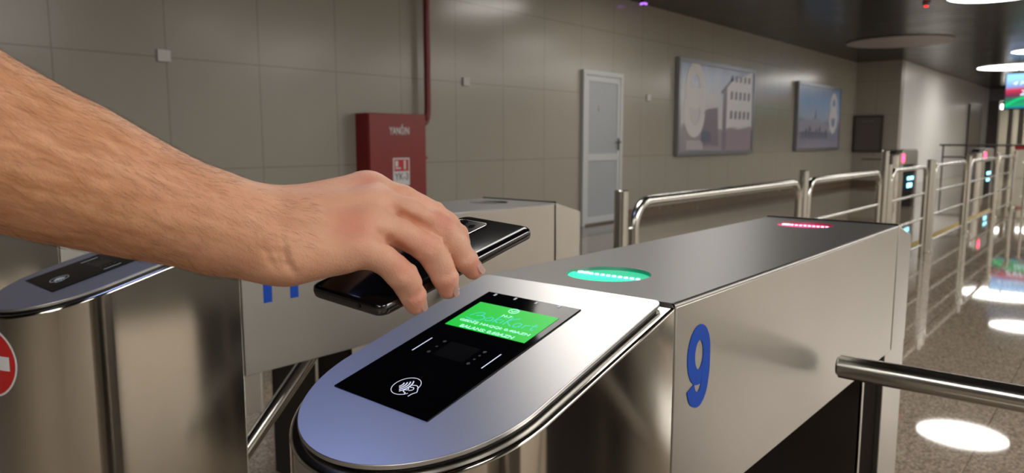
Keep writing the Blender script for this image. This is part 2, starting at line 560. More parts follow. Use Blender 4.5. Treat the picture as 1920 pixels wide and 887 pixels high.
def make_reader(root, lit):
    """card reader set in the sloping face; local x,s on the plane of the face"""
    ang = math.radians(1.75)
    c, s_ = math.cos(ang), math.sin(ang)
    ex = Vector((c, -s_ * math.cos(TH), -s_ * math.sin(TH)))
    es = Vector((s_, c * math.cos(TH), c * math.sin(TH)))
    ez = ex.cross(es).normalized()
    # the frame is centred on the middle of the glass
    cx, cs = -.021, -.171
    off = .0042
    o = Vector((cx, cs * math.cos(TH), ZT + cs * math.sin(TH))) + ez * off
    M = basis(o, ex, es, ez)

    def L(x, s):    # plane coordinates measured in the photo -> local to the glass
        dx, ds = x - cx, s - cs
        return (c * dx - s_ * ds, s_ * dx + c * ds)
    hw, hl = .0702, .1186
    g = obj('reader_panel', xf(box(-hw, hw, -hl, hl, -.003, .0008), M), GLASS_BLACK, root, bevel=.0006)
    up = .0009
    # screen
    a = L(-.0765, -.0785); b_ = L(.0405, -.1425)
    obj('display_screen', xf(box(a[0], b_[0], b_[1], a[1], up, up + .0003), M), SCREEN_GREEN if lit else SCREEN_OFF, g, smooth=False)
    zt = up + .0003
    T = lambda x, y: M @ Matrix.Translation((x, y, zt))
    if lit:
        p = L(-.0165, -.125)
        obj('screen_text', xf(fit_text('GED\u0130\u015e HAQQI: 0.40AZN', .104, .0072, .0003, 0, .012), T(*p)), SCREEN_TXT, g, smooth=False)
        p = L(-.0175, -.1365)
        obj('screen_text', xf(fit_text('BALANS: 0.60AZN', .079, .0058, .0003, 0, .012), T(*p)), SCREEN_TXT, g, smooth=False)
        p = L(-.018, -.0995)
        obj('screen_text', xf(fit_text('N-7', .0135, .0052, .0003, 0, .012), T(*p)), SCREEN_TXT, g, smooth=False)
        # tick in a ring
        p = L(-.0188, -.0860)
        bm = bmesh.new()
        stroke(bm, [(p[0] + .0068 * math.cos(t), p[1] + .0048 * math.sin(t)) for t in [2 * math.pi * q / 28 for q in range(29)]], .0011, zt, zt + .0004)
        stroke(bm, [(p[0] - .0034, p[1] + .0002), (p[0] - .0008, p[1] - .0022), (p[0] + .0040, p[1] + .0024)], .0012, zt, zt + .0004)
        obj('tick_symbol', xf(bm, M), SCREEN_TXT, g, smooth=False)
        # script lettering of the card scheme
        bm = bmesh.new()
        S = lambda pts, w_=.0013: stroke(bm, smooth_path([(L(*q)[0], L(*q)[1]) for q in pts]), w_, zt, zt + .00025)
        S([(-.0640, -.1120), (-.0610, -.1060), (-.0560, -.1020), (-.0500, -.1015), (-.0480, -.1045), (-.0510, -.1080), (-.0560, -.1095)])
        S([(-.0560, -.1095), (-.0490, -.1080), (-.0435, -.1095), (-.0415, -.1135), (-.0450, -.1180), (-.0520, -.1195), (-.0590, -.1180), (-.0660, -.1165)])
        S([(-.0300, -.1090), (-.0330, -.1075), (-.0365, -.1085), (-.0385, -.1120), (-.0370, -.1155), (-.0335, -.1160), (-.0305, -.1130), (-.0300, -.1090), (-.0295, -.1150)])
        S([(-.0250, -.1010), (-.0258, -.1160)], .0014)
        S([(-.0190, -.1075), (-.0250, -.1115), (-.0190, -.1160)], .0013)
        S([(-.0150, -.1085), (-.0155, -.1160)], .0014)
        S([(-.0150, -.1040), (-.0150, -.1053)], .0016)
        S([(-.0090, -.0985), (-.0100, -.1170)], .0015)
        S([(.0010, -.0990), (-.0094, -.1080), (.0010, -.1175)], .0014)
        S([(.0115, -.1095), (.0080, -.1080), (.0045, -.1092), (.0030, -.1130), (.0050, -.1168), (.0085, -.1168), (.0112, -.1135), (.0115, -.1095), (.0120, -.1165)])
        S([(.0165, -.1090), (.0165, -.1165)]); S([(.0165, -.1120), (.0190, -.1093), (.0225, -.1088)])
        S([(.0285, -.1040), (.0275, -.1130), (.0290, -.1165), (.0325, -.1160)]); S([(.0245, -.1085), (.0325, -.1080)])
        obj('scheme_logo', xf(bm, M), LOGO_TXT, g, smooth=False)
        for q in ((-.0718, -.0546), (-.0394, -.0560), (-.0072, -.0568), (.0250, -.0560)):
            p = L(*q)
            obj('status_led', xf(box(p[0] - .0015, p[0] + .0015, p[1] - .0040, p[1] + .0010, up, up + .0003), M), LED_GREY, g, smooth=False)
    for x in (-.0685, .0318):
        p = L(x, -.1855)
        obj('marker_line', xf(box(p[0] - .0006, p[0] + .0006, p[1] - .0150, p[1] + .0150, up, up + .0002), M), ICON if lit else ICON_DIM, g, smooth=False)
    # barcode window with its small lamps
    p = L(-.018, -.1845)
    bm = bmesh.new()
    bx(bm, p[0] - .0215, p[0] + .0215, p[1] - .0150, p[1] + .0150, up, up + .0002)
    obj('scanner_window', xf(bm, M), plain('scanner_glass', (.005, .005, .006), .18, spec=.12), g, smooth=False)
    for dx, dy in ((-.030, .012), (-.030, 0), (-.030, -.012), (.030, .012), (.030, .004), (.030, -.004), (.030, -.013)):
        bm = disc(bmesh.new(), (p[0] + dx, p[1] + dy), .0014 if abs(dy) < .01 else .0021, up, up + .0002, 12)
        obj('scanner_lamp', xf(bm, M), plain('scanner_lamp_grey', (.05, .045, .045), .4), g, smooth=False)
    # contactless symbol: ring, four waves, hand holding a card
    p = L(-.0185, -.2570)
    bm = bmesh.new()
    def A(r, a0, a1, w_, n=20, ox=0, oy=0):
        stroke(bm, [(p[0] + ox + r * math.cos(math.radians(a0 + (a1 - a0) * q / n)), p[1] + oy + r * math.sin(math.radians(a0 + (a1 - a0) * q / n))) for q in range(n + 1)], w_, up, up + .0002)
    A(.0150, 5, 325, .0006, 48)
    for q in range(4):
        A(.0050 + .0032 * q, -42, 42, .0013, 12, -.0105, 0)
    H2 = lambda pts, w_=.0008: stroke(bm, smooth_path([(p[0] + a_, p[1] + c_) for a_, c_ in pts], 4), w_, up, up + .0002)
    H2([(.0045, .0035), (.0085, .0050), (.0120, .0045), (.0160, .0010), (.0195, -.0035)])
    H2([(.0045, .0035), (.0035, .0015), (.0060, .0005), (.0100, .0010), (.0120, -.0020), (.0090, -.0050)])
    H2([(.0035, -.0015), (.0060, -.0020), (.0070, -.0045), (.0040, -.0060), (.0055, -.0085), (.0085, -.0090), (.0100, -.0120)])
    H2([(.0195, -.0035), (.0170, -.0080), (.0165, -.0125)])
    obj('contactless_symbol', xf(bm, M), ICON if lit else ICON_DIM, g, smooth=False)
    return g


def make_indicator(root, y, hot, lens, led, on=True):
    cx = -.016
    r = .0550
    o = obj('indicator_lamp', disc(bmesh.new(), (cx, y), r, ZT - .008, ZT - .0045, 64), lens, root)
    # brighter half, the LED glow put into its colour; the row runs along its edge
    a0 = math.radians(182); a1 = math.radians(358)
    pts = arc((cx, y), r - .001, a0, a1, 30)
    rot = Matrix.Rotation(math.radians(2), 4, 'Z')
    bm = prism(bmesh.new(), pts, ZT - .0045, ZT - .0025)
    T = Matrix.Translation((cx, y, 0)) @ rot @ Matrix.Translation((-cx, -y, 0))
    obj('lamp_face', xf(bm, T), hot, o, smooth=False)
    bm = bmesh.new()
    for q in range(11):
        disc(bm, (cx - .042 + .0088 * q, y - .004 + (.0015 if q < 2 else 0)), .0030 if q > 1 else .0042, ZT - .0025, ZT - .0008, 10)
    obj('led_row', xf(bm, T), led, o, smooth=False)
    return o


def hub_and_arms(root, arm=True):
    """tripod on the left side of the cabinet: hub with three bars"""
    c = Vector((-HW - .045, .535, .862))
    al = math.radians(54.7356)
    a = Vector((-math.cos(al), 0, -math.sin(al)))
    e1 = Vector((-math.sin(al), 0, math.cos(al)))
    bm = bmesh.new()
    tube(bm, [c - a * .075, c - a * .02, c + a * .02, c + a * .05, c + a * .062], .05, 28, True, [.052, .058, .058, .045, .02])
    hub = obj('tripod_hub', bm, STEEL_TUBE, root, bevel=.002)
    bm = bmesh.new()
    tube(bm, [(-HW + .002, .535, .885), (-HW - .012, .535, .885)], .085, 36)
    obj('mounting_collar', bm, STEEL_SIDE, hub, bevel=.003)
    for q in range(3):
        rot = Matrix.Rotation(math.radians(120 * q), 3, a)
        d = rot @ Vector((-1, 0, 0))
        s = c + (rot @ e1) * .035 + d * .01
        e = s + d * (.505 if q == 0 else .50)
        bm = bmesh.new()
        tube(bm, [s, s + (e - s) * .5, e - d * .003, e], .0195, 24, True, [.0195, .0195, .0195, .0165])
        bar = obj('barrier_bar', bm, STEEL_TUBE, root)
        if q == 0:
            bm = bmesh.new(); tube(bm, [e - d * .002, e + d * .0015], .0150, 24)
            obj('bar_end_cap', bm, BLACK, bar)


def make_turnstile(loc, label, number=None, lit=False, lamps='off', sign=False, group='steel turnstiles in a row', detail=True):
    t = thing('turnstile', label, 'turnstile', loc, 0, group)
    # ---- front pedestal with rounded nose
    bm = prism(bmesh.new(), u_shape(HW, YC, n=56), 0.0, slope(-.0035))
    obj('front_pedestal', bm, STEEL_NOSE, t, bevel=.0035, seg=3, angle=25)
    bm = face_plate([(x * 1.0 - .002, y) for x, y in u_shape(HW - .0135, YC, n=56, y1=-.010, corner=.008)], -.0034, -.0008)
    obj('gasket', bm, BLACK, t, smooth=False)
    bm = face_plate([(x - .003, y) for x, y in u_shape(HW - .0095, YC, n=56, y1=-.006, corner=.010)], -.0005, .0038)
    obj('reader_plate', bm, STEEL_PLATE, t, bevel=.0006, seg=2, angle=25)
    make_reader(t, lit)
    # ---- the long head
    z0 = .806
    bm = bmesh.new()
    for sx in (-1, 1):
        x0, x1 = sorted((sx * HW, sx * (HW - .004)))
        bx(bm, x0, x1, .0015, .975, z0, ZT - .0045)
    bx(bm, -HW + .004, HW - .004, .0015, .975, z0, z0 + .004)
    bx(bm, -HW + .004, HW - .004, .0015, .005, z0 + .004, ZT - .0025)
    bx(bm, -HW + .004, HW - .004, .971, .975, z0 + .004, ZT - .0025)
    obj('side_panels', bm, STEEL_SIDE, t, bevel=.0012)
    # lid with two round holes
    bm = bmesh.new()
    outer = [(-HW, -.001), (HW, -.001), (HW, .981), (-HW, .981)]
    bm.verts.ensure_lookup_table()
    n = 48
    zt, zb = ZT, ZT - .012
    EW = HW - .0045
    holes = [(-.016, .109, .0560), (-.016, .868, .0560)]
    # split the lid in three strips: each hole in a square frame
    def quad(x0, x1, y0, y1):
        vs = [bm.verts.new((x, y, zt)) for x, y in ((x0, y0), (x1, y0), (x1, y1), (x0, y1))]
        bm.faces.new(vs)
    for hx, hy, hr in holes:
        x0, x1, y0, y1 = -EW, EW, hy - .075, hy + .075
        inner = [bm.verts.new((hx + hr * math.cos(2 * math.pi * k_ / n), hy + hr * math.sin(2 * math.pi * k_ / n), zt)) for k_ in range(n)]
        low = [bm.verts.new((v.co.x, v.co.y, zb)) for v in inner]
        out = []
        for k_ in range(n):
            a_ = 2 * math.pi * k_ / n
            dx, dy = math.cos(a_), math.sin(a_)
            tx = ((x1 - hx) / dx if dx > 1e-9 else (x0 - hx) / dx if dx < -1e-9 else 1e9)
            ty = ((y1 - hy) / dy if dy > 1e-9 else (y0 - hy) / dy if dy < -1e-9 else 1e9)
            tt = min(tx, ty)
            out.append(bm.verts.new((hx + dx * tt, hy + dy * tt, zt)))
        for k_ in range(n):
            k2 = (k_ + 1) % n
            bm.faces.new((inner[k_], inner[k2], out[k2], out[k_]))
            bm.faces.new((inner[k2], inner[k_], low[k_], low[k2]))
        for cx_, cy_ in ((x0, y0), (x1, y0), (x1, y1), (x0, y1)):
            # fill the corner triangles
            best = sorted(range(n), key=lambda q: (out[q].co.x - cx_) ** 2 + (out[q].co.y - cy_) ** 2)[:2]
            cv = bm.verts.new((cx_, cy_, zt))
            bm.faces.new((cv, out[best[0]], out[best[1]]))
    quad(-EW, EW, -.001, .109 - .075)
    quad(-EW, EW, .109 + .075, .868 - .075)
    quad(-EW, EW, .868 + .075, .979)
    # turned-down edges
    def wq(a_, b_):
        vs = [bm.verts.new(p) for p in ((*a_, zt), (*b_, zt), (*b_, zt - .0025), (*a_, zt - .0025))]
        bm.faces.new(vs)
    wq((-EW, -.001), (EW, -.001)); wq((EW, .979), (-EW, .979))
    for sx in (-1, 1):
        pr_ = [(sx * (EW + .0045 * math.sin(q)), zt - .0045 + .0045 * math.cos(q)) for q in [i * math.pi / 12 for i in range(7)]]
        for (xa, za), (xb, zb_) in zip(pr_, pr_[1:]):
            bm.faces.new([bm.verts.new(p) for p in ((xa, -.001, za), (xb, -.001, zb_), (xb, .979, zb_), (xa, .979, za))])
    bmesh.ops.remove_doubles(bm, verts=bm.verts[:], dist=1e-5)
    obj('lid', bm, STEEL_TOP, t, angle=40)
    obj('lid_seam', box(-HW + .001, HW - .001, .979, .983, ZT - .003, ZT + .0028), DARK_METAL, t, smooth=False)
    mats = {'off': (OFF_LENS, OFF_LENS, OFF_LED), 'green': (GREEN_HOT, GREEN_LENS, GREEN_LED), 'red': (RED_HOT, RED_LENS, RED_LED)}
    fr, re_ = lamps if isinstance(lamps, tuple) else (lamps, lamps)
    make_indicator(t, .109, *mats[fr])
    make_indicator(t, .868, *mats[re_])
    # ---- rear pedestal
    ye = 1.125
    pts = [(HW, .983), (HW, ye - .03)] + arc((HW - .03, ye - .03), .03, 0, math.pi / 2, 8)[1:] + arc((-HW + .03, ye - .03), .03, math.pi / 2, math.pi, 8) + [(-HW, .983)]
    fs = lambda x, y: ZT - .001 - TT * (y - .983)
    bm = prism(bmesh.new(), pts, z0, fs)
    obj('tail_cap', bm, STEEL_SIDE, t, bevel=.0015)
    pts = [(HW - .001, .938), (HW - .001, ye - .03)] + arc((HW - .031, ye - .03), .03, 0, math.pi / 2, 8)[1:] + arc((-HW + .031, ye - .03), .03, math.pi / 2, math.pi, 8) + [(-HW + .001, .938)]
    obj('rear_column', prism(bmesh.new(), pts, 0, z0), STEEL_SIDE, t, bevel=.0015)
    obj('recessed_panel', box(-HW + .012, HW - .012, .79, .938, 0, z0), DARK_RECESS, t, smooth=False)
    obj('column_flange', box(-HW + .002, HW - .002, .778, .792, 0, z0), SHADED_PANEL, t, smooth=False)  # front face of the column, its shade put into the dark colour
    bm = bmesh.new()
    bx(bm, HW - .006, HW - .001, .778, .789, 0, z0); bx(bm, -HW + .001, -HW + .006, .778, .789, 0, z0)
    obj('edge_strip', bm, STEEL_SIDE, t, smooth=False)
    hub_and_arms(t)
    # ---- number on the side
    if number:
        for ch_, yc_ in ([('9', .0600)] if number == '9' else [('1', .049), ('1', .108)]):
            M = basis((HW + .0002, yc_, .990), (0, 1, 0), (0, 0, 1), (1, 0, 0))
            obj('number', xf(digit(ch_, .058, .099, .0185), M), BLUE_INK, t, smooth=False)
    # ---- round no-entry sticker wrapped on the nose
    if sign:
        def wrap(fn, mat, r_off):
            bm = bmesh.new(); fn(bm)
            phc = sign
            for v in bm.verts:
                u, h = v.co.x, v.co.y
                ph = phc + u / HW
                v.co = Vector(((HW + r_off) * math.sin(ph), YC - (HW + r_off) * math.cos(ph), .898 + h))
            return obj('sticker', bm, mat, t) if mat is not WHITE_INK or r_off < .001 else None
        def dsk(r):
            def f(bm):
                rings = [[bm.verts.new((0, 0, 0))]]
                for i in range(1, 9):
                    rings.append([bm.verts.new((r * i / 8 * math.cos(2 * math.pi * q / 40), r * i / 8 * math.sin(2 * math.pi * q / 40), 0)) for q in range(40)])
                for q in range(40): bm.faces.new((rings[0][0], rings[1][q], rings[1][(q + 1) % 40]))
                for a_, b_ in zip(rings[1:], rings[2:]):
                    for q in range(40): bm.faces.new((a_[q], b_[q], b_[(q + 1) % 40], a_[(q + 1) % 40]))
            return f
        def bar(bm):
            n_ = 16
            a_ = [[bm.verts.new((-.044 + .088 * i / n_, s * .0115, 0)) for i in range(n_ + 1)] for s in (-1, 1)]
            for i in range(n_): bm.faces.new((a_[0][i], a_[0][i + 1], a_[1][i + 1], a_[1][i]))
        base = wrap(dsk(.058), WHITE_INK, .0004); base.name = 'no_entry_sign'
        bm = bmesh.new()
        for fn, off, mat, nm in ((dsk(.0545), .0008, RED_INK, 'red_disc'), (bar, .0012, WHITE_INK, 'white_bar')):
            b2 = bmesh.new(); fn(b2)
            for v in b2.verts:
                u, h = v.co.x, v.co.y
                ph = sign + u / HW
                v.co = Vector(((HW + off) * math.sin(ph), YC - (HW + off) * math.cos(ph), .898 + h))
            obj(nm, b2, mat, base)
        bm.free()
    return t


PITCH_X = .89
Y0 = .724
X9 = -.5135
T9 = make_turnstile((X9, Y0, 0), 'nearest brushed steel turnstile with a lit green card reader screen and blue number 9', '9', True, ('green', 'red'))
T11 = make_turnstile((X9 - PITCH_X, Y0, 0), 'brushed steel turnstile with blue number 11 behind the wrist, red no-entry sticker on its nose', '11', False, 'off', math.radians(6.5))
plain_t = make_turnstile((X9 - 2 * PITCH_X, Y0, 0), 'steel turnstile behind the one numbered 11, only slivers seen under and over the forearm', None, False, 'off')
labs = [('steel turnstile whose bright sloping tail shows just above the wrist, nearest the tiled wall', X9 - 3 * PITCH_X, Y0),
        ('steel turnstile at the right edge, only its horizontal round barrier bar reaching in', X9 + PITCH_X, Y0)]
for lab, x, y in labs:
    c = copy_tree(plain_t)
    c.location = (x, y, 0)
    c['label'] = lab
far_red = make_turnstile((-3.40, 14.9, 0), 'distant turnstile with red lights behind the railing, left of the other distant one', None, False, 'red', group='distant turnstiles')
FR = emit('far_red_signal', (1.0, .02, .06), 14)
FB = emit('far_blue_signal', (.25, .75, 1.0), 4)
bm = disc(bmesh.new(), (0, 0), .075, 0, .01, 20)
xf(bm, basis((HW, -.05, .93), (0, 1, 0), (0, 0, 1), (1, 0, 0)))
obj('red_signal', bm, FR, far_red)
bm = bx(box(HW, HW + .01, .35, .80, .52, .58), HW, HW + .012, .35, .70, .38, .46)
obj('blue_display', bm, FB, far_red)
far2 = copy_tree(far_red); far2.location = (-2.62, 18.4, 0)
far2['label'] = 'distant turnstile with red lights, right of the other distant one behind the railing'


# ------------------------------------------------------------ phone
def rounded_rect(hw, hl, r, n=8):
    return (arc((hw - r, hl - r), r, 0, math.pi / 2, n) + arc((-hw + r, hl - r), r, math.pi / 2, math.pi, n)
            + arc((-hw + r, -hl + r), r, math.pi, 1.5 * math.pi, n) + arc((hw - r, -hl + r), r, 1.5 * math.pi, 2 * math.pi, n))


ph_o = Vector((-.416, .319, 1.140))
ph_x = Vector((-.012, .975, .224)).normalized()         # long direction
ph_z = Vector((.072, -.222, .972)).normalized()
ph_y = ph_z.cross(ph_x).normalized()                    # towards the far long side
ph_z = ph_x.cross(ph_y).normalized()
PHL, PHW, PHT = .170, .0775, .0098
phone = thing('smartphone', 'black smartphone held face down above the lit card reader, camera island at its far end', 'phone',
              tuple(ph_o + ph_x * .081))
Mw = basis(ph_x * 0, -ph_y, ph_x, ph_z)                 # local x to the near long side, y along the length, z up
# (x = -ph_y, y = ph_x gives a right-handed frame with z up)
PHB = plain('phone_back', (.003, .003, .004), .14, spec=.15)
PHF = plain('phone_frame', (.10, .10, .105), .18, 1.0)
LENS = plain('camera_lens', (.01, .01, .015), .03, spec=.8)
bm = bmesh.new()
prof = []          # cross-section: rounded long edges
rings = []
base_pts = rounded_rect(PHW / 2, PHL / 2, .0075, 8)
steps = [(-PHT / 2, .0030), (-PHT / 2 + .0006, .0015), (-PHT / 2 + .0016, .0004), (-.001, 0), (.001, 0), (PHT / 2 - .0016, .0006), (PHT / 2 - .0006, .0019), (PHT / 2, .0040)]
for z, ins in steps:
    kx = (PHW / 2 - ins) / (PHW / 2); ky = (PHL / 2 - ins * .6) / (PHL / 2)
    rings.append([bm.verts.new((x * kx, y * ky, z)) for x, y in base_pts])
nn = len(base_pts)
for a_, b_ in zip(rings, rings[1:]):
    for k_ in range(nn): bm.faces.new((a_[k_], a_[(k_ + 1) % nn], b_[(k_ + 1) % nn], b_[k_]))
bm.faces.new(rings[0][::-1]); f = bm.faces.new(rings[-1])
for f in bm.faces:
    zc = sum(v.co.z for v in f.verts) / len(f.verts)
    f.material_index = 1 if abs(zc) < .0030 else 0
obj('phone_body', xf(bm, Mw), [PHB, PHF], phone, angle=60)
bm = prism(bmesh.new(), [(x - .016, y + .054) for x, y in rounded_rect(.0155, .019, .004)], PHT / 2 - .0002, PHT / 2 + .0007)
isl = obj('camera_island', xf(bm, Mw), PHB, phone, bevel=.0004)
bm = bmesh.new()
rr_ = rounded_rect(.0157, .0192, .004)
tube(bm, [(x - .016, y + .054, PHT / 2 + .0005) for x, y in rr_ + rr_[:1]], .00035, 6, False)
obj('island_rim', xf(bm, Mw), STEEL_TUBE, isl)
for lx, ly, lr in ((-.0225, .066, .0048), (-.0225, .054, .0048), (-.0225, .042, .0048), (-.009, .062, .003), (-.009, .050, .0022)):
    bm = disc(bmesh.new(), (lx, ly), lr, PHT / 2, PHT / 2 + .0011, 24)
    obj('camera_lens', xf(bm, Mw), LENS, isl)
bm = box(-PHW / 2 + .006, PHW / 2 - .006, -PHL / 2 + .006, PHL / 2 - .006, -PHT / 2 - .0002, -PHT / 2)
obj('phone_screen', xf(bm, Mw), GLASS_BLACK, phone)
bm = disc(bmesh.new(), (0, 0), .0016, 0, .0004, 14)
xf(bm, basis((.016, -PHL / 2 - .0002, 0), (1, 0, 0), (0, 0, 1), (0, -1, 0)))
obj('microphone_hole', xf(bm, Mw), BLACK, phone)


# ------------------------------------------------------------ the arm and hand: one continuous surface
VOX = .0017
lo = np.array([-.70, -.16, 1.095]); hi = np.array([-.345, .465, 1.42])
dims = np.ceil((hi - lo) / VOX).astype(int)
gx = (lo[0] + VOX * np.arange(dims[0])).astype(np.float32)
gy = (lo[1] + VOX * np.arange(dims[1])).astype(np.float32)
gz = (lo[2] + VOX * np.arange(dims[2])).astype(np.float32)
BIG = np.float32(.2)


def region(pts, rad, margin):
    mn = np.min(pts, axis=0) - rad - margin; mx = np.max(pts, axis=0) + rad + margin
    a = np.clip(np.floor((mn - lo) / VOX).astype(int), 0, dims - 1)
    b = np.clip(np.ceil((mx - lo) / VOX).astype(int) + 1, 1, dims)
    return a, b


def cone_dist(a, b, ra, rb, sl):
    """distance to a tapered round limb from a to b"""
    X = gx[sl[0]][:, None, None]; Y = gy[sl[1]][None, :, None]; Z = gz[sl[2]][None, None, :]
    d = (b - a).astype(np.float32); L2 = float(d @ d) + 1e-12
    px, py, pz = X - np.float32(a[0]), Y - np.float32(a[1]), Z - np.float32(a[2])
    t = np.clip((px * d[0] + py * d[1] + pz * d[2]) / L2, 0, 1)
    q = np.sqrt((px - t * d[0]) ** 2 + (py - t * d[1]) ** 2 + (pz - t * d[2]) ** 2)
    ts = t * t * (3 - 2 * t) * .35 + t * .65
    return q - (ra + (rb - ra) * ts)


def smin(a, b, k):
    h = np.maximum(k - np.abs(a - b), 0) / k
    return np.minimum(a, b) - h * h * k * .25


def smax(a, b, k): return -smin(-a, -b, k)


def blend(field, a, b, ra, rb, k):
    pts = np.array([a, b]); A, B = region(pts, max(ra, rb), .03)
    sl = tuple(slice(A[i], B[i]) for i in range(3))
    if min(B - A) <= 0: return
    field[sl] = smin(field[sl], cone_dist(a, b, ra, rb, sl), k)


def new_field(): return np.full(tuple(dims), BIG, np.float32)


J = lambda x, y, d: P(x, y, d)
palm = new_field()
# forearm, elbow and the start of the upper arm
el0 = J(-170, 195, .395); el1 = J(-420, 90, .40)
arm = [(el1, .046), (el0, .0470), (J(-60, 254, .41), .0448), (J(0, 276, .42), .0424), (J(70, 304, .428), .0404), (J(140, 327, .438), .0392),
       (J(210, 354, .448), .0358), (J(280, 379, .456), .0328), (J(350, 401, .465), .0297), (J(420, 420, .474), .0268)]
for (a, ra), (b, rb) in zip(arm, arm[1:]):
    blend(palm, a, b, ra, rb, .012)
wU = J(495, 412, .492); wL = J(500, 468, .480); wM = J(496, 433, .487)
blend(palm, arm[-1][0] + np.array([0, 0, .003]), wU, .0225, .0150, .018)
blend(palm, arm[-1][0] - np.array([0, 0, .006]), wL, .0225, .0172, .020)
blend(palm, arm[-1][0], wM, .0255, .0205, .012)
iM = J(693, 362, .535); mM = J(706, 385, .520); rM = J(700, 425, .505); pM = J(676, 462, .492)
blend(palm, wU, iM, .0165, .0132, .018)
blend(palm, wM, mM, .0200, .0122, .014)
blend(palm, wM, rM, .0215, .0122, .014)
blend(palm, wL, pM, .0172, .0118, .016)
blend(palm, J(545, 486, .476), J(640, 477, .484), .0160, .0115, .014)
blend(palm, J(520, 440, .505), J(640, 400, .535), .0200, .0150, .016)
# knuckle heads and the bone at the outside of the wrist
blend(palm, J(690, 352, .534), J(694, 352, .534), .0098, .0098, .008)
blend(palm, J(690, 384, .512), J(694, 386, .512), .0095, .0095, .008)
blend(palm, J(684, 424, .496), J(688, 426, .496), .0095, .0095, .008)
blend(palm, J(664, 458, .484), J(668, 460, .484), .0090, .0090, .008)
blend(palm, J(468, 402, .472), J(474, 404, .472), .0110, .0110, .012)
# tendons fanning over the back of the hand
for q, s_, r_ in ((J(560, 372, .498), J(672, 345, .528), .0036), (J(560, 388, .484), J(682, 378, .507), .0034), (J(560, 410, .474), J(676, 418, .491), .0032)):
    blend(palm, q, s_, r_, r_ + .001, .012)
fingers = []
chains = {
    'pinky': [(pM, .0112), (J(716, 484, .492), .0094), (J(752, 513, .500), .0103), (J(764, 532, .506), .0093), (J(773, 552, .511), .0094), (J(779, 571, .514), .0074)],
    'ring': [(rM, .0120), (J(750, 438, .509), .0102), (J(802, 464, .518), .0103), (J(820, 490, .524), .0097), (J(834, 517, .528), .0095), (J(840, 543, .531), .0072)],
    'middle': [(mM, .0122), (J(762, 395, .522), .0103), (J(822, 425, .530), .0108), (J(850, 455, .537), .0099), (J(870, 484, .542), .0094), (J(887, 507, .546), .0072)],
    'index': [(iM, .0125), (J(752, 376, .540), .0112), (J(806, 398, .550), .0100), (J(836, 420, .560), .0092), (J(855, 438, .568), .0088), (J(866, 456, .574), .0070)],
    'thumb': [(np.array([-.452, .300, 1.184]), .0140), (np.array([-.468, .335, 1.176]), .0115), (np.array([-.472, .375, 1.170]), .0105), (np.array([-.467, .400, 1.168]), .0095), (np.array([-.463, .415, 1.168]), .0075)],
}
body = palm.copy()
finger_fields = []
for nm, ch in chains.items():
    pts = np.array([c[0] for c in ch]); A, B = region(pts, .014, .03)
    sl = tuple(slice(A[i], B[i]) for i in range(3))
    f = np.full(tuple(B - A), BIG, np.float32)
    for (a, ra), (b, rb) in zip(ch, ch[1:]):
        f = smin(f, cone_dist(a, b, ra, rb, sl), .0035)
    # fleshy pad below each joint is left to the skin weight of the chain; creases over the joints
    if nm != 'thumb':
        for ji in (2, 4):
            c0 = ch[ji][0]; r0 = ch[ji][1]
            tdir = ch[ji + 1][0] - ch[ji - 1][0]; tdir /= np.linalg.norm(tdir)
            view = c0 - C_; view /= np.linalg.norm(view)
            out = np.cross(tdir, view); out /= np.linalg.norm(out)
            if out[2] < 0: out = -out
            out = out * .75 - view * .66; out /= np.linalg.norm(out)
            side = np.cross(tdir, out)
            for off in ((-.0028, 0, .0028) if ji == 2 else (-.0012, .0012)):
                pprev = None
                for an in (-.9, -.45, 0, .45, .9):
                    pt = c0 + tdir * off + (out * math.cos(an) + side * math.sin(an)) * (r0 + .0009)
                    if pprev is not None:
                        f = smax(f, -cone_dist(pprev, pt, .0011, .0011, sl), .0016)
                    pprev = pt
    finger_fields.append((sl, f, .0075))
for sl, f, k_ in finger_fields:
    body[sl] = np.minimum(body[sl], smin(palm[sl], f, k_))
# valleys between the fingers and creases of the bent wrist
for pts, rg, kg, st in (
    ([(712, 441, .49), (728, 451, .49), (746, 463, .50), (768, 478, .50)], .0014, .0060, 0),
    ([(736, 389, .51), (754, 405, .51), (778, 418, .515), (800, 428, .52)], .0012, .0060, 0),
    ([(735, 352, .53), (765, 364, .53), (790, 376, .54), (808, 388, .54)], .0014, .0050, 0),
    *[(q_, .0008, .0032, 1) for q_ in ([(512, 448, .459), (518, 470, .460), (524, 492, .462), (534, 510, .466)],
                                       [(530, 452, .458), (534, 474, .459), (541, 494, .461), (552, 512, .466)],
                                       [(500, 470, .461), (508, 492, .463), (518, 508, .468)])]):
    for a, b in zip(pts, pts[1:]):
        # push the stroke out to the surface along the line of sight
        def surf(q):
            for dd in np.arange(q[2] - .04, q[2] + .04, .0008):
                w_ = J(q[0], q[1], dd); ii = np.round((w_ - lo) / VOX).astype(int)
                if np.all(ii >= 0) and np.all(ii < dims) and body[tuple(ii)] < 0: return w_
            return J(*q)
        pa, pb = surf(a), surf(b)
        A, B = region(np.array([pa, pb]), .003, .008)
        sl = tuple(slice(A[i], B[i]) for i in range(3))
        body[sl] = smax(body[sl], -cone_dist(pa, pb, rg, rg, sl), kg)


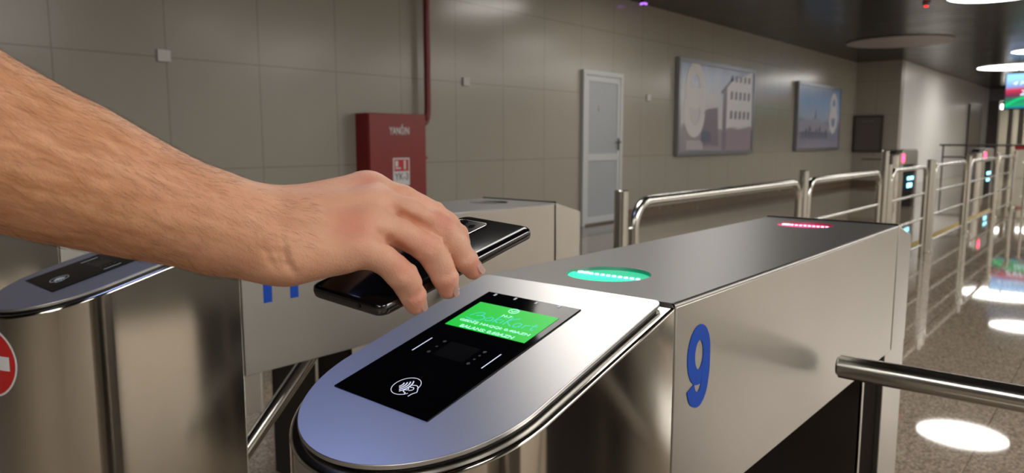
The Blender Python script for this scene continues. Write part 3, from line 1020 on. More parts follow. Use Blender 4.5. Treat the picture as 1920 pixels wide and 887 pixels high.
# the hand closes round the phone without entering it
pc = np.array(ph_o + ph_x * .081)
A, B = region(np.array([pc]), .09, .005)
sl = tuple(slice(A[i], B[i]) for i in range(3))
gX = gx[sl[0]][:, None, None] - np.float32(pc[0]); gY = gy[sl[1]][None, :, None] - np.float32(pc[1]); gZ = gz[sl[2]][None, None, :] - np.float32(pc[2])
cmp_ = [np.abs(gX * v.x + gY * v.y + gZ * v.z) - h for v, h in ((ph_x, PHL / 2 + .0002 - .003), (ph_y, PHW / 2 + .0002 - .003), (ph_z, PHT / 2 + .0002 - .003))]
ins = np.minimum(np.maximum(np.maximum(cmp_[0], cmp_[1]), cmp_[2]), 0)
outd = np.sqrt(np.maximum(cmp_[0], 0) ** 2 + np.maximum(cmp_[1], 0) ** 2 + np.maximum(cmp_[2], 0) ** 2)
body[sl] = smax(body[sl], -(ins + outd - .003), .001)


def surface_nets(f):
    s = f < 0
    nx, ny, nz = f.shape
    c = [s[i:nx - 1 + i, j:ny - 1 + j, k:nz - 1 + k] for i in (0, 1) for j in (0, 1) for k in (0, 1)]
    anyy = c[0].copy(); al = c[0].copy()
    for q in c[1:]: anyy |= q; al &= q
    mixed = anyy & ~al
    idx = np.argwhere(mixed)
    vid = np.full(mixed.shape, -1, np.int64); vid[tuple(idx.T)] = np.arange(len(idx))
    acc = np.zeros((len(idx), 3)); cnt = np.zeros(len(idx))
    corners = [(i, j, k) for i in (0, 1) for j in (0, 1) for k in (0, 1)]
    vals = {cc: f[idx[:, 0] + cc[0], idx[:, 1] + cc[1], idx[:, 2] + cc[2]] for cc in corners}
    for a in corners:
        for ax in range(3):
            if a[ax] == 0:
                b = list(a); b[ax] = 1; b = tuple(b)
                va, vb = vals[a], vals[b]
                m_ = (va < 0) != (vb < 0)
                t = np.where(m_, va / np.where(m_, va - vb, 1), 0)
                p = np.array(a, float)[None, :].repeat(len(idx), 0); p[:, ax] += t
                acc[m_] += p[m_]; cnt[m_] += 1
    verts = idx + acc / cnt[:, None]
    faces = []
    for ax in range(3):
        sa = [slice(None)] * 3; sb = [slice(None)] * 3
        sa[ax] = slice(0, -1); sb[ax] = slice(1, None)
        d = s[tuple(sa)] != s[tuple(sb)]
        e = np.argwhere(d)
        o1, o2 = [q for q in range(3) if q != ax]
        e = e[(e[:, o1] > 0) & (e[:, o2] > 0) & (e[:, o1] < mixed.shape[o1]) & (e[:, o2] < mixed.shape[o2])]
        def v(do1, do2):
            q = e.copy(); q[:, o1] -= do1; q[:, o2] -= do2
            return vid[tuple(q.T)]
        quad = np.stack([v(0, 0), v(1, 0), v(1, 1), v(0, 1)], 1)
        flip = s[tuple(e.T)]
        if ax == 1: flip = ~flip
        quad[flip] = quad[flip][:, ::-1]
        faces.append(quad)
    F = np.concatenate(faces)
    F = F[(F >= 0).all(1)]
    return verts * VOX + lo, F


V, Fc = surface_nets(body)
# relax the grid a little
nb = len(V)
for it in range(3):
    acc = np.zeros_like(V); cn = np.zeros(nb)
    for a in range(4):
        b = (a + 1) % 4
        np.add.at(acc, Fc[:, a], V[Fc[:, b]]); np.add.at(cn, Fc[:, a], 1)
        np.add.at(acc, Fc[:, b], V[Fc[:, a]]); np.add.at(cn, Fc[:, b], 1)
    V = V * .5 + .5 * acc / np.maximum(cn, 1)[:, None]
me = bpy.data.meshes.new('person')
me.from_pydata([tuple(map(float, v)) for v in V], [], [tuple(map(int, q)) for q in Fc])
bm = bmesh.new(); bm.from_mesh(me)
bmesh.ops.recalc_face_normals(bm, faces=bm.faces[:])
bm.to_mesh(me); bm.free()
for p in me.polygons: p.use_smooth = True

# skin: warm brown arm, pinker hand, reddened knuckles, fine creases
SKIN, nt, b = new_mat('skin')
g = nt.nodes.new('ShaderNodeNewGeometry')
sp = nt.nodes.new('ShaderNodeSeparateXYZ'); nt.links.new(g.outputs['Position'], sp.inputs[0])
nz = nt.nodes.new('ShaderNodeTexNoise'); nz.inputs['Scale'].default_value = 34; nz.inputs['Detail'].default_value = 7
nt.links.new(g.outputs['Position'], nz.inputs['Vector'])
tan = nt.nodes.new('ShaderNodeMixRGB'); tan.inputs[1].default_value = (.54, .245, .115, 1); tan.inputs[2].default_value = (.70, .36, .20, 1)
mpa = nt.nodes.new('ShaderNodeMapping'); mpa.vector_type = 'TEXTURE'
mpa.inputs['Rotation'].default_value = Vector(tuple(J(120, 320, .43) - J(420, 430, .47))).to_track_quat('X', 'Z').to_euler()
mpa.inputs['Scale'].default_value = (6.0, 1.6, 1.2)
nt.links.new(g.outputs['Position'], mpa.inputs[0])
nzs = nt.nodes.new('ShaderNodeTexNoise'); nzs.inputs['Scale'].default_value = 190; nzs.inputs['Detail'].default_value = 5
nzs.inputs['Roughness'].default_value = .6; nzs.inputs['Distortion'].default_value = .4
nt.links.new(mpa.outputs[0], nzs.inputs['Vector'])
crs = nt.nodes.new('ShaderNodeMapRange'); crs.inputs['From Min'].default_value = .36; crs.inputs['From Max'].default_value = .62
nt.links.new(nzs.outputs['Fac'], crs.inputs['Value'])
nt.links.new(crs.outputs[0], tan.inputs[0])
pink = nt.nodes.new('ShaderNodeMixRGB'); pink.inputs[1].default_value = (.62, .29, .19, 1); pink.inputs[2].default_value = (.80, .48, .35, 1)
nt.links.new(nz.outputs['Fac'], pink.inputs[0])
mr = nt.nodes.new('ShaderNodeMapRange'); mr.inputs['From Min'].default_value = .17; mr.inputs['From Max'].default_value = .33
nt.links.new(sp.outputs[1], mr.inputs['Value'])
mx = nt.nodes.new('ShaderNodeMixRGB'); nt.links.new(mr.outputs[0], mx.inputs[0])
nt.links.new(tan.outputs[0], mx.inputs[1]); nt.links.new(pink.outputs[0], mx.inputs[2])
last = mx.outputs[0]
for (px, py, dd, rad, amt) in ((662, 419, .48, .016, .5), (687, 354, .522, .014, .45), (757, 497, .492, .011, .35), (806, 450, .508, .011, .3), (833, 412, .522, .011, .5), (783, 560, .505, .010, .45), (840, 540, .522, .010, .45), (893, 505, .54, .010, .45)):
    c0 = P(px, py, dd)
    vm = nt.nodes.new('ShaderNodeVectorMath'); vm.operation = 'DISTANCE'
    vm.inputs[1].default_value = tuple(c0); nt.links.new(g.outputs['Position'], vm.inputs[0])
    q = nt.nodes.new('ShaderNodeMapRange'); q.inputs['From Min'].default_value = rad * 1.3; q.inputs['From Max'].default_value = rad * .2
    q.inputs['To Max'].default_value = amt; q.interpolation_type = 'SMOOTHSTEP'
    nt.links.new(vm.outputs['Value'], q.inputs['Value'])
    mm = nt.nodes.new('ShaderNodeMixRGB'); mm.inputs[2].default_value = (.62, .19, .14, 1)
    nt.links.new(q.outputs[0], mm.inputs[0]); nt.links.new(last, mm.inputs[1]); last = mm.outputs[0]
nt.links.new(last, b.inputs['Base Color'])
b.inputs['Roughness'].default_value = .54
b.inputs['Specular IOR Level'].default_value = .35
b.inputs['Subsurface Weight'].default_value = .12
b.inputs['Subsurface Radius'].default_value = (.012, .004, .002)
b.inputs['Subsurface Scale'].default_value = .5
vo = nt.nodes.new('ShaderNodeTexVoronoi'); vo.inputs['Scale'].default_value = 700
nt.links.new(g.outputs['Position'], vo.inputs['Vector'])
n3 = nt.nodes.new('ShaderNodeTexNoise'); n3.inputs['Scale'].default_value = 160; n3.inputs['Detail'].default_value = 6
nt.links.new(g.outputs['Position'], n3.inputs['Vector'])
mb = nt.nodes.new('ShaderNodeMixRGB'); mb.inputs[0].default_value = .6
nt.links.new(vo.outputs['Distance'], mb.inputs[1]); nt.links.new(n3.outputs['Fac'], mb.inputs[2])
bp = nt.nodes.new('ShaderNodeBump'); bp.inputs['Strength'].default_value = .35; bp.inputs['Distance'].default_value = .0012
nt.links.new(mb.outputs[0], bp.inputs['Height']); nt.links.new(bp.outputs[0], b.inputs['Normal'])
me.materials.append(SKIN)
person = bpy.data.objects.new('person', me); COL.objects.link(person)
tag(person, 'bare hairy forearm and hand reaching in from the left, fingers over a black phone', 'person')

# nails
NAIL = plain('nail', (.80, .55, .47), .30)
for nm in ('pinky', 'ring', 'middle'):
    ch = chains[nm]
    tip, r0 = ch[-1]; prev = ch[-2][0]
    t_ = tip - prev; t_ /= np.linalg.norm(t_)
    view = tip - C_; view /= np.linalg.norm(view)
    out = np.cross(t_, view); out /= np.linalg.norm(out)
    if out @ R_ < 0: out = -out
    out = out * .97 - view * .25; out /= np.linalg.norm(out)
    side = np.cross(t_, out)
    bm = bmesh.new(); rings = []
    for i in range(9):
        u = -1 + 2 * i / 8
        row = []
        for j in range(9):
            v_ = -1 + 2 * j / 8
            an = v_ * .85 * math.sqrt(max(0, 1 - .35 * u * u))
            rr2 = r0 + .0004 + .0010 * (1 - u) * .5
            p = tip + t_ * (.0012 + .0044 * u) + (out * math.cos(an) + side * math.sin(an)) * (rr2 - .0007 * abs(v_) - (.0006 if i == 0 else 0))
            row.append(bm.verts.new(tuple(p)))
        rings.append(row)
    for a, b2 in zip(rings, rings[1:]):
        for j in range(8): bm.faces.new((a[j], a[j + 1], b2[j + 1], b2[j]))
    r = bmesh.ops.solidify(bm, geom=bm.faces[:], thickness=.0005)
    obj('fingernail', bm, NAIL, person)

# body hair lying along the forearm and the back of the hand
HAIR = plain('body_hair', (.10, .048, .026), .6)
rng = np.random.default_rng(3)
me_n = np.array([p.normal[:] for p in me.polygons]); me_c = np.array([p.center[:] for p in me.polygons])
armdir = arm[3][0] - wM; armdir /= np.linalg.norm(armdir)
hv, hf = [], []
cand = rng.permutation(len(me_c))
count = 0
for fi in cand:
    c0 = me_c[fi]; n0 = me_n[fi]
    dd = (c0 - C_) @ F_
    sx = 960 + FPX * ((c0 - C_) @ R_) / dd; sy = 443.5 - FPX * ((c0 - C_) @ U_) / dd
    if sx < -160 or sx > 600 or dd > .60: continue
    if n0 @ (c0 - C_) > .05: continue
    dens = 1.0 if sx < 440 else (1.0 if sx < 590 and 370 < sy < 465 else .06)
    if rng.random() > dens: continue
    # hairs lean down the arm towards the hand, towards its outer side
    d = -armdir * .9 + np.array([0, 0, -.35]) + rng.normal(0, .22, 3)
    d = d - n0 * (d @ n0); d /= np.linalg.norm(d)
    Lh = rng.uniform(.004, .011); w_ = rng.uniform(.00003, .00006)
    lift = rng.uniform(.08, .35)
    sd = np.cross(d, n0)
    p0 = c0 - n0 * .0003; p1 = c0 + d * Lh * .5 + n0 * Lh * lift * .5; p2 = c0 + d * Lh + n0 * Lh * lift * .55
    bi = len(hv)
    for p_, ww in ((p0, w_), (p1, w_ * .8)):
        hv += [p_ + sd * ww, p_ - sd * ww, p_ + n0 * ww * 1.5]
    hv.append(p2)
    for k_ in range(3):
        k2 = (k_ + 1) % 3
        hf += [(bi + k_, bi + k2, bi + 3 + k2, bi + 3 + k_), (bi + 3 + k_, bi + 3 + k2, bi + 6)]
    count += 1
    if count > 2600: break
hm = bpy.data.meshes.new('body_hair')
hm.from_pydata([tuple(map(float, v)) for v in hv], [], hf)
hm.materials.append(HAIR)
ho = bpy.data.objects.new('body_hair', hm); link(ho, person); ho['kind'] = 'stuff'


# ------------------------------------------------------------ guard rails
XR = -1.72
SEC = [(2.91, 5.02), (5.20, 7.02), (7.42, 8.87), (9.30, 11.2), (11.53, 13.86), (14.08, 16.09)]
POSTS = [(2.80, 1.035), (5.11, 1.05), (7.18, 1.16), (7.32, 1.04), (9.05, 1.045), (9.20, 1.03), (11.42, 1.05), (13.97, 1.06), (16.2, 1.06)]


def rail_section(y0, y1, label, x=XR, rot=0):
    t = thing('guard_rail', label, 'railing', (x, y0, 0), rot, 'tubular steel guard rail sections')
    Lh = y1 - y0; r = .12; rt = .023; zt_ = .998 - rt
    pts = [(0, .0, .0)] + [(0, .0, .55)] + [(0, r - r * math.cos(a), zt_ - r + r * math.sin(a)) for a in [i * math.pi / 16 for i in range(9)]]
    pts += [(0, Lh - r + r * math.sin(a), zt_ - r + r * math.cos(a)) for a in [i * math.pi / 16 for i in range(9)]] + [(0, Lh, .55), (0, Lh, .0)]
    obj('frame_tube', tube(bmesh.new(), pts, rt, 14), STEEL_TUBE, t, angle=50)
    for z in (.695, .43, .14):
        obj('cross_bar', tube(bmesh.new(), [(0, 0.012, z), (0, Lh - .012, z)], .013, 12), STEEL_TUBE, t)
    for yy in (0, Lh):
        for z in (.86, .25):
            s = -1 if yy == 0 else 1
            obj('bracket', tube(bmesh.new(), [(0, yy, z), (0, yy + s * .055, z)], .008, 8), STEEL_TUBE, t)
    return t


order = ['nearest tubular railing section, its rounded end beside the door', 'second railing section from the nearest, below the two posters',
         'third railing section from the nearest, in front of the red lit turnstile', 'fourth railing section from the nearest, left of the shiny floor',
         'fifth railing section from the nearest, with the narrow look of distance', 'farthest railing section of the long row']
for (a, b2), lab in zip(SEC, order): rail_section(a, b2, lab)
plab = ['first railing post, beside the rounded railing end at the grey door', 'second railing post, between the nearest and second railing sections',
        'tallest railing post, at the end of the second section', 'shorter railing post standing just behind the tallest one',
        'railing post closing the third railing section', 'railing post opening the fourth railing section', 'railing post between the fourth and fifth railing sections',
        'railing post between the fifth and farthest sections', 'railing post at the far end of the long railing row']


def rail_post(x, y, h, lab, r=.031):
    t = thing('rail_post', lab, 'post', (x, y, 0), 0, 'steel railing posts')
    obj('post_tube', tube(bmesh.new(), [(0, 0, 0), (0, 0, h - .004), (0, 0, h)], r, 20, True, [r, r, r - .004]), STEEL_TUBE, t)
    obj('base_flange', tube(bmesh.new(), [(0, 0, 0), (0, 0, .045), (0, 0, .05)], 0.054, 24, True, [.054, .054, .048]), STEEL_TUBE, t)
    return t


for (y, h), lab in zip(POSTS, plab): rail_post(XR, y, h, lab)
rail_post(-3.30, 2.22, 1.02, 'railing post glimpsed in the gap under the head of the turnstile numbered 11')
# a crossing row at the far end
for i in range(2):
    rail_section(0, 1.1, ['crossing railing section at the far end of the row, left one', 'crossing railing section at the far end of the row, cut by the right edge'][i], 0, -math.pi / 2).location = (-1.55 + i * 1.35, 16.2, 0)
    rail_post(-.32 + i * 1.35, 16.2, 1.05, ['post of the crossing railing at the far end', 'post of the crossing railing outside the right edge'][i])
YEL = plain('yellow_tactile_strip', (.42, .30, .07), .5, var=.2)
tag(obj('floor_strip', box(-2.06, -1.93, 7.2, 16.2, .0005, .004), YEL), 'dull yellow guiding strip on the floor behind the railing', 'floor strip')

# ------------------------------------------------------------ fire cabinet and pipe
t = thing('fire_cabinet', 'red metal fire hose cabinet on the tiled wall with white lettering', 'fire cabinet', (-6.2, 4.905, .60))
X1 = .22; D = .785; Hh = .925
obj('cabinet_body', box(0.001, X1 - .02, 0, D, 0, Hh), RED_PAINT, t, bevel=.004)
dr = obj('cabinet_door', box(X1 - .018, X1, .004, D - .004, .004, Hh - .004), RED_PAINT, t, bevel=.004)
M = basis((X1 + .0005, .40, .76), (0, 1, 0), (0, 0, 1), (1, 0, 0))
obj('lettering', xf(fit_text('YAN\u011eIN', .28, .108, .0006, 0, .03), M), WHITE_INK, dr, smooth=False)
pl = obj('hydrant_sign', box(X1, X1 + .002, .305, .535, .075 + .10, .465), WHITE_INK, t, smooth=False)
obj('red_field', box(X1 + .002, X1 + .0026, .320, .520, .325, .450), RED_INK, pl, smooth=False)
bm = bmesh.new()
bx(bm, X1 + .0026, X1 + .0032, .335, .375, .375, .435); bx(bm, X1 + .0026, X1 + .0032, .335, .41, .350, .365)
bx(bm, X1 + .0026, X1 + .0032, .455, .480, .345, .440)
obj('hose_pictogram', bm, WHITE_INK, pl, smooth=False)
M = basis((X1 + .0022, .42, .270), (0, 1, 0), (0, 0, 1), (1, 0, 0))
obj('sign_text', xf(fit_text('YK-3', .19, .075, .0005, 0, .012), M), plain('grey_ink', (.12, .10, .10), .5), pl, smooth=False)
obj('door_lock', tube(bmesh.new(), [(X1 - .01, D, .46), (X1 - .01, D + .02, .46)], .012, 12), RED_PAINT, t)
bm = bmesh.new()
tube(bm, [(-6.10, 5.835, ZC + .05), (-6.10, 5.835, 1.62), (-6.10, 5.832, 1.56), (-6.10, 5.822, 1.50), (-6.10, 5.80, 1.455), (-6.10, 5.76, 1.43), (-6.10, 5.70, 1.425)], .036, 18)
pp = obj('water_pipe', bm, RED_DARK)
tag(pp, 'dark red water pipe running down the wall into the fire cabinet', 'pipe')
# ------------------------------------------------------------ small plates on the wall
for i, yy in enumerate((2.96, 6.55, 10.85)):
    o = obj('wall_plate', box(-6.2, -6.175, yy - .055, yy + .055, 1.885, 1.985), plain('white_plastic', (.62, .60, .57), .4), bevel=.006)
    tag(o, ['white square plate on the wall above the forearm, largest of the three', 'white square plate on the wall right of the red pipe',
            'tiny white square plate on the wall right of the grey door'][i], 'wall plate', 'white wall plates')

# ------------------------------------------------------------ door
ALU = plain('white_aluminium', (.52, .54, .55), .35)
PNL = plain('grey_door_panel', (.36, .385, .41), .32)
d = bpy.data.objects.new('door_1', None); COL.objects.link(d); d.location = (-6.2, 8.93, 0); struct(d)
Wd, Hd = 1.07, 2.25
bm = bmesh.new()
bx(bm, .001, .06, 0, .07, 0, Hd); bx(bm, .001, .06, Wd - .07, Wd, 0, Hd); bx(bm, .001, .06, .07, Wd - .07, Hd - .07, Hd)
obj('door_frame', bm, ALU, d, bevel=.004)
bm = bmesh.new()
bx(bm, .01, .05, .075, .15, .03, Hd - .075); bx(bm, .01, .05, Wd - .15, Wd - .075, .03, Hd - .075)
for z0, z1 in ((.03, .12), (.95, 1.05), (Hd - .16, Hd - .075)): bx(bm, .01, .05, .15, Wd - .15, z0, z1)
lf = obj('door_leaf', bm, ALU, d, bevel=.003)
obj('upper_panel', box(.02, .038, .15, Wd - .15, 1.05, Hd - .16), PNL, lf, smooth=False)
obj('lower_panel', box(.02, .038, .15, Wd - .15, .12, .95), PNL, lf, smooth=False)
bm = bmesh.new()
tube(bm, [(.05, Wd - .115, 1.22), (.10, Wd - .115, 1.22), (.105, Wd - .13, 1.22), (.105, Wd - .25, 1.215)], .011, 10)
bx(bm, .05, .058, Wd - .135, Wd - .095, 1.10, 1.28)
obj('door_handle', bm, plain('handle_metal', (.12, .12, .12), .3, .8), lf)
bm = xf(fit_text('1', .02, .09, .001, 0, .01), basis((.0385, .42, 1.72), (0, 1, 0), (0, 0, 1), (1, 0, 0)))
obj('door_number', bm, plain('pink_ink', (.35, .2, .2), .5), lf, smooth=False)

# ------------------------------------------------------------ posters
FRM = plain('poster_frame_metal', (.30, .31, .34), .3, .7)
FRD = plain('poster_side_dark', (.05, .05, .05), .5)


def poster(y0, y1, z0, z1, label, kind):
    t = thing('poster', label, 'poster', (-6.2, y0, z0), 0, 'framed posters on the tiled wall')
    W_, H_2 = y1 - y0, z1 - z0
    obj('backing', box(.001, .07, 0.01, W_ - .01, 0.01, H_2 - .01), FRD, t, smooth=False)
    bm = bmesh.new(); e = .075
    bx(bm, .01, .09, 0, e, 0, H_2); bx(bm, .01, .09, W_ - e, W_, 0, H_2)
    bx(bm, .01, .09, e, W_ - e, 0, e); bx(bm, .01, .09, e, W_ - e, H_2 - e, H_2)
    obj('frame', bm, FRM, t, bevel=.004)
    x = .0705
    mt, nt, b = new_mat('print')
    tc = nt.nodes.new('ShaderNodeTexCoord'); s2 = nt.nodes.new('ShaderNodeSeparateXYZ')
    nt.links.new(tc.outputs['Object'], s2.inputs[0])
    cr = nt.nodes.new('ShaderNodeValToRGB')
    els = cr.color_ramp.elements
    if kind == 0:
        sp_ = [(.0, (.33, .29, .34)), (.27, (.38, .34, .38)), (.30, (.66, .63, .65)), (.6, (.66, .66, .70)), (.85, (.44, .54, .72)), (1., (.33, .36, .52))]
    else:
        sp_ = [(.0, (.35, .33, .42)), (.2, (.27, .27, .38)), (.42, (.30, .34, .48)), (.5, (.42, .50, .66)), (.75, (.26, .44, .76)), (1., (.27, .33, .50))]
    els[0].position, els[0].color = sp_[0][0], (*sp_[0][1], 1)
    els[1].position, els[1].color = sp_[-1][0], (*sp_[-1][1], 1)
    for p_, c_ in sp_[1:-1]:
        q = els.new(p_); q.color = (*c_, 1)
    zz = math_node(nt, 'DIVIDE', s2.outputs[2], H_2)
    nn_ = nt.nodes.new('ShaderNodeTexNoise'); nn_.inputs['Scale'].default_value = 2.5; nn_.inputs['Detail'].default_value = 8
    nt.links.new(tc.outputs['Object'], nn_.inputs['Vector'])
    zz = math_node(nt, 'ADD', zz, math_node(nt, 'MULTIPLY', math_node(nt, 'SUBTRACT', nn_.outputs['Fac'], .5), .22))
    nt.links.new(zz, cr.inputs[0]); nt.links.new(cr.outputs[0], b.inputs['Base Color'])
    b.inputs['Roughness'].default_value = .25
    pr_ = obj('print', box(.07, x, e, W_ - e, e, H_2 - e), mt, t, smooth=False)
    def poly(nm, pts, col, dz=.001):
        bm = bmesh.new()
        a_ = [bm.verts.new((x + dz, u * W_, v * H_2)) for u, v in pts]; b_ = [bm.verts.new((x, u * W_, v * H_2)) for u, v in pts]
        bm.faces.new(a_); bm.faces.new(b_[::-1])
        for i in range(len(pts)): bm.faces.new((a_[i], a_[(i + 1) % len(pts)], b_[(i + 1) % len(pts)], b_[i]))
        return obj(nm, bm, plain(nm + '_ink', col, .3), pr_, smooth=False)
    def eight(u, v, w_, h_, col, dz):
        bm = digit('8', w_ * W_, h_ * H_2, w_ * W_ * .25)
        return obj('printed_digit', xf(bm, basis((x + dz, u * W_, v * H_2), (0, 1, 0), (0, 0, 1), (1, 0, 0))), plain('digit_ink', col, .3), pr_, smooth=False)
    if kind == 0:
        poly('printed_building', [(.60, .30), (.60, .80), (.96, .96), (.96, .34)], (.74, .72, .75))
        poly('printed_roof', [(.52, .70), (.68, .88), (.68, .85), (.53, .67)], (.16, .15, .18), .003)
        poly('printed_shadow', [(.55, .05), (.55, .73), (.60, .78), (.60, .05)], (.24, .20, .26), .002)
        poly('printed_trees', [(.28, .10), (.28, .46), (.36, .50), (.48, .52), (.50, .10)], (.24, .20, .25), .002)
        for r_, (vv, hh) in enumerate(((.82, .07), (.62, .09), (.40, .09))):
            for q in range(5):
                u = .65 + q * .062
                poly('printed_window', [(u, vv), (u, vv + hh), (u + .03, vv + hh + .01), (u + .03, vv + .01)], (.20, .18, .24), .003)
        poly('printed_car', [(.28, .14), (.28, .24), (.33, .27), (.40, .24), (.40, .14)], (.14, .15, .22), .004)
        poly('printed_ground', [(.60, .05), (.60, .26), (.96, .32), (.96, .05)], (.34, .27, .33), .004)
        eight(.19, .58, .25, .78, (.68, .66, .68), .004)
        for q in range(9):
            u = .11 + q * .022
            poly('printed_stripe', [(u, .06), (u, .16), (u + .010, .16), (u + .010, .06)], (.62, .60, .62), .004)
    else:
        eight(.82, .58, .20, .64, (.72, .72, .78), .003)
        poly('printed_spire', [(.385, .48), (.40, .62), (.415, .48)], (.08, .12, .18), .003)
        poly('printed_hills', [(.05, .28), (.05, .42), (.2, .47), (.4, .46), (.6, .42), (.75, .36), (.75, .28)], (.36, .36, .46), .001)
        for q in range(8):
            u = .12 + q * .075; h_ = .12 + .04 * (q % 3)
            poly('printed_figure', [(u, .18), (u - .012, .18 + h_ * .7), (u + .012, .18 + h_), (u + .035, .18 + h_ * .7), (u + .025, .18)], (.10, .10, .16), .003)
    return t


poster(11.75, 15.02, .98, 2.66, 'large framed poster on the wall with a white figure eight and a pale building', 0)
poster(17.55, 20.75, 1.0, 2.60, 'smaller framed poster farther along the wall with blue sky and a figure eight', 1)

# dark notice cabinet on the return wall
t = thing('notice_board', 'dark brown grey notice cabinet on the recessed end wall', 'notice board', (-6.17, 22.27, .93))
NB = plain('notice_dark', (.12, .10, .092), .35, var=.2)
obj('cabinet', box(0, .76, -.10, -.001, 0, 1.0), NB, t, bevel=.01)
bm = bmesh.new()
for (a, b2, c, e) in ((0, .76, 0, .05), (0, .76, .95, 1.0), (0, .05, .05, .95), (.71, .76, .05, .95)): bx(bm, a, b2, -.12, -.10, c, e)
obj('frame', bm, plain('notice_frame', (.05, .045, .042), .4), t, bevel=.004)
M = basis((.36, -.101, .84), (1, 0, 0), (0, 0, 1), (0, -1, 0))
obj('heading_text', xf(fit_text('--- --', .3, .02, .001), M), plain('notice_grey_ink', (.25, .23, .22), .5), t, smooth=False)

# ------------------------------------------------------------ hanging screens
def tv(loc, w_, h_, label, near):
    t = thing('hanging_screen', label, 'screen', loc, 0, 'hanging screens')
    obj('housing', box(0, w_, 0, .07, 0, h_), BLACK, t, bevel=.008)
    for xx in (.3, w_ - .3):
        obj('ceiling_bracket', box(xx - .02, xx + .02, .02, .05, h_, ZC - loc[2] + .02), DARK_METAL, t, smooth=False)
    mt, nt, b = new_mat('screen_picture')
    b.inputs['Base Color'].default_value = (.02, .02, .02, 1)
    tc = nt.nodes.new('ShaderNodeTexCoord'); s2 = nt.nodes.new('ShaderNodeSeparateXYZ')
    nt.links.new(tc.outputs['Object'], s2.inputs[0])
    cr = nt.nodes.new('ShaderNodeValToRGB'); els = cr.color_ramp.elements
    stops = [(.0, (.0, .10, .25)), (.10, (.0, .28, .10)), (.28, (.01, .10, .06)), (.36, (.10, .01, .05)), (.52, (.45, .02, .05)), (.62, (.18, .28, .55)), (.8, (.28, .55, .9)), (1., (.22, .62, .95))]
    els[0].position, els[0].color = stops[0][0], (*stops[0][1], 1)
    els[1].position, els[1].color = stops[-1][0], (*stops[-1][1], 1)
    for p_, c_ in stops[1:-1]:
        q = els.new(p_); q.color = (*c_, 1)
    zz = math_node(nt, 'DIVIDE', s2.outputs[2], h_)
    zz = math_node(nt, 'ADD', zz, math_node(nt, 'MULTIPLY', s2.outputs[0], -.06))
    nt.links.new(zz, cr.inputs[0]); nt.links.new(cr.outputs[0], b.inputs['Emission Color'])
    b.inputs['Emission Strength'].default_value = near
    pic = obj('display', box(.03, w_ - .03, -.004, -.001, .03, h_ - .03), mt, t, smooth=False)
    W2 = emit('screen_letter_white', (.75, .9, 1.0), near * .9)
    for s_, xx, zz_, ww, hh in (('4 Noyabr', .62, .66, .95, .13), ('Z\u018fF\u018fR', .75, .43, .85, .15), ('G\u00dcN\u00dc', .85, .24, .6, .13)):
        M = basis((xx * w_ / 1.8, -.005, zz_ * h_ / .95), (1, 0, 0), (0, 0, 1), (0, -1, 0))
        obj('screen_text', xf(fit_text(s_, ww * w_ / 1.8 * .9, hh, .002, .25, .01), M), W2, pic, smooth=False)
    bm = bmesh.new()
    pts = smooth_path([(.05, .10), (.4, .30), (.9, .33), (1.4, .22), (1.75, .30)], 6)
    stroke(bm, pts, .08, 0, .002)
    obj('screen_ribbon', xf(bm, basis((0, -.006, 0), (1, 0, 0), (0, 0, 1), (0, -1, 0))), emit('screen_green_ribbon', (.0, .38, .12), near), pic, smooth=False)
    return t


tv((-3.12, 25.6, 2.12), 1.8, 1.02, 'hanging information screen with red, green and blue picture at the right edge', 1.6)

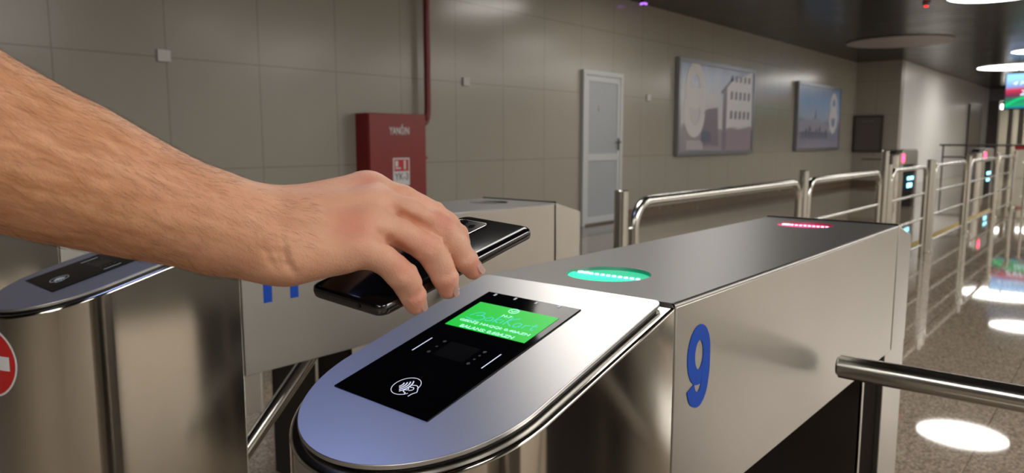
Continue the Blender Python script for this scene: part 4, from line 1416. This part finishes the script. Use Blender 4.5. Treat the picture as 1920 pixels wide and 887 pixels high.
# ------------------------------------------------------------ ceiling devices and far details
t = thing('ceiling_camera', 'small dome camera with a violet glowing ring where wall and ceiling meet', 'camera', (-6.0, 10.3, ZC))
obj('dome', tube(bmesh.new(), [(0, 0, 0), (0, 0, -.04), (0, 0, -.07), (0, 0, -.085)], .05, 20, True, [.055, .05, .035, .01]), plain('dome_dark', (.03, .03, .035), .2), t)
bm = bmesh.new(); tube(bm, [(.045 * math.cos(a), .045 * math.sin(a), -.062) for a in [2 * math.pi * q / 24 for q in range(25)]], .012, 8, False)
obj('infrared_ring', bm, emit('violet_glow', (.45, .15, 1.0), 2.2), t)
t = thing('smoke_detector', 'small ceiling detector with a red light at the top edge', 'detector', (-2.75, 13.35, ZC))
obj('housing', tube(bmesh.new(), [(0, 0, 0), (0, 0, -.03), (0, 0, -.045)], .05, 20, True, [.06, .055, .04]), plain('detector_grey', (.2, .2, .2), .4), t)
obj('red_light', tube(bmesh.new(), [(0, 0, -.044), (0, 0, -.06)], .03, 14), emit('detector_red', (1, .02, .02), 3), t)
# passage beyond: lamp and counter
t = thing('downlight', 'small bright lamp hanging in the passage below the grey lintel', 'lamp', (-4.69, 38.5, 2.58))
obj('lamp_head', tube(bmesh.new(), [(0, 0, 0), (0, 0, .16), (0, 0, .2)], .2, 16, True, [.22, .2, .1]), emit('downlight_glow', (1, .98, .9), 9), t)
obj('lamp_rod', tube(bmesh.new(), [(0, 0, .2), (0, 0, .8)], .02, 8), DARK_METAL, t)
pl2 = thing('ceiling_lamp', 'unseen round ceiling lamp added to brighten the far passage', 'ceiling lamp', (-3.6, 46.4, ZC), 0, 'round ceiling lamps')
obj('lamp_face', disc(bmesh.new(), (0, 0), 1.3, -.02, -.001, 48), LIT, pl2)  # unseen lamp, added to brighten the passage wall
o = obj('glass_barrier_rail', tube(bmesh.new(), [(-4.9, 27.0, 1.10), (1.0, 27.0, 1.10)], .03, 10), DARK_METAL)
bm = bmesh.new()
tag(o, 'long dark horizontal rail crossing the hall behind the far turnstiles', 'rail')
for q in range(5):
    tube(bm, [(-4.8 + q * 1.4, 27, 0), (-4.8 + q * 1.4, 27, 1.09)], .025, 8)
obj('uprights', bm, DARK_METAL, o)
t = thing('service_counter', 'low pale counter with a red top edge at the far right of the hall', 'counter', (-3.2, 30, 0))
obj('counter_body', box(0, 4.2, 0, .7, 0, .95), plain('counter_pale', (.45, .42, .34), .4), t, bevel=.01)
obj('counter_red_edge', box(-.03, 4.23, -.03, .73, .951, 1.07), RED_PAINT, t, bevel=.01)
# dark tall banner panels on the far left wall
for i, (a, b2) in enumerate(((32.6, 35.4),)):
    o = obj('banner_panel', box(-5.05, -5.0, a, b2, .25, 2.6), [DPIL, plain('banner_dark', (.06, .05, .05), .4, var=.5, vscale=2.5)][i % 2], smooth=False)
    tag(o, 'dark tall panel on the far pale wall beside the dark pier', 'panel')
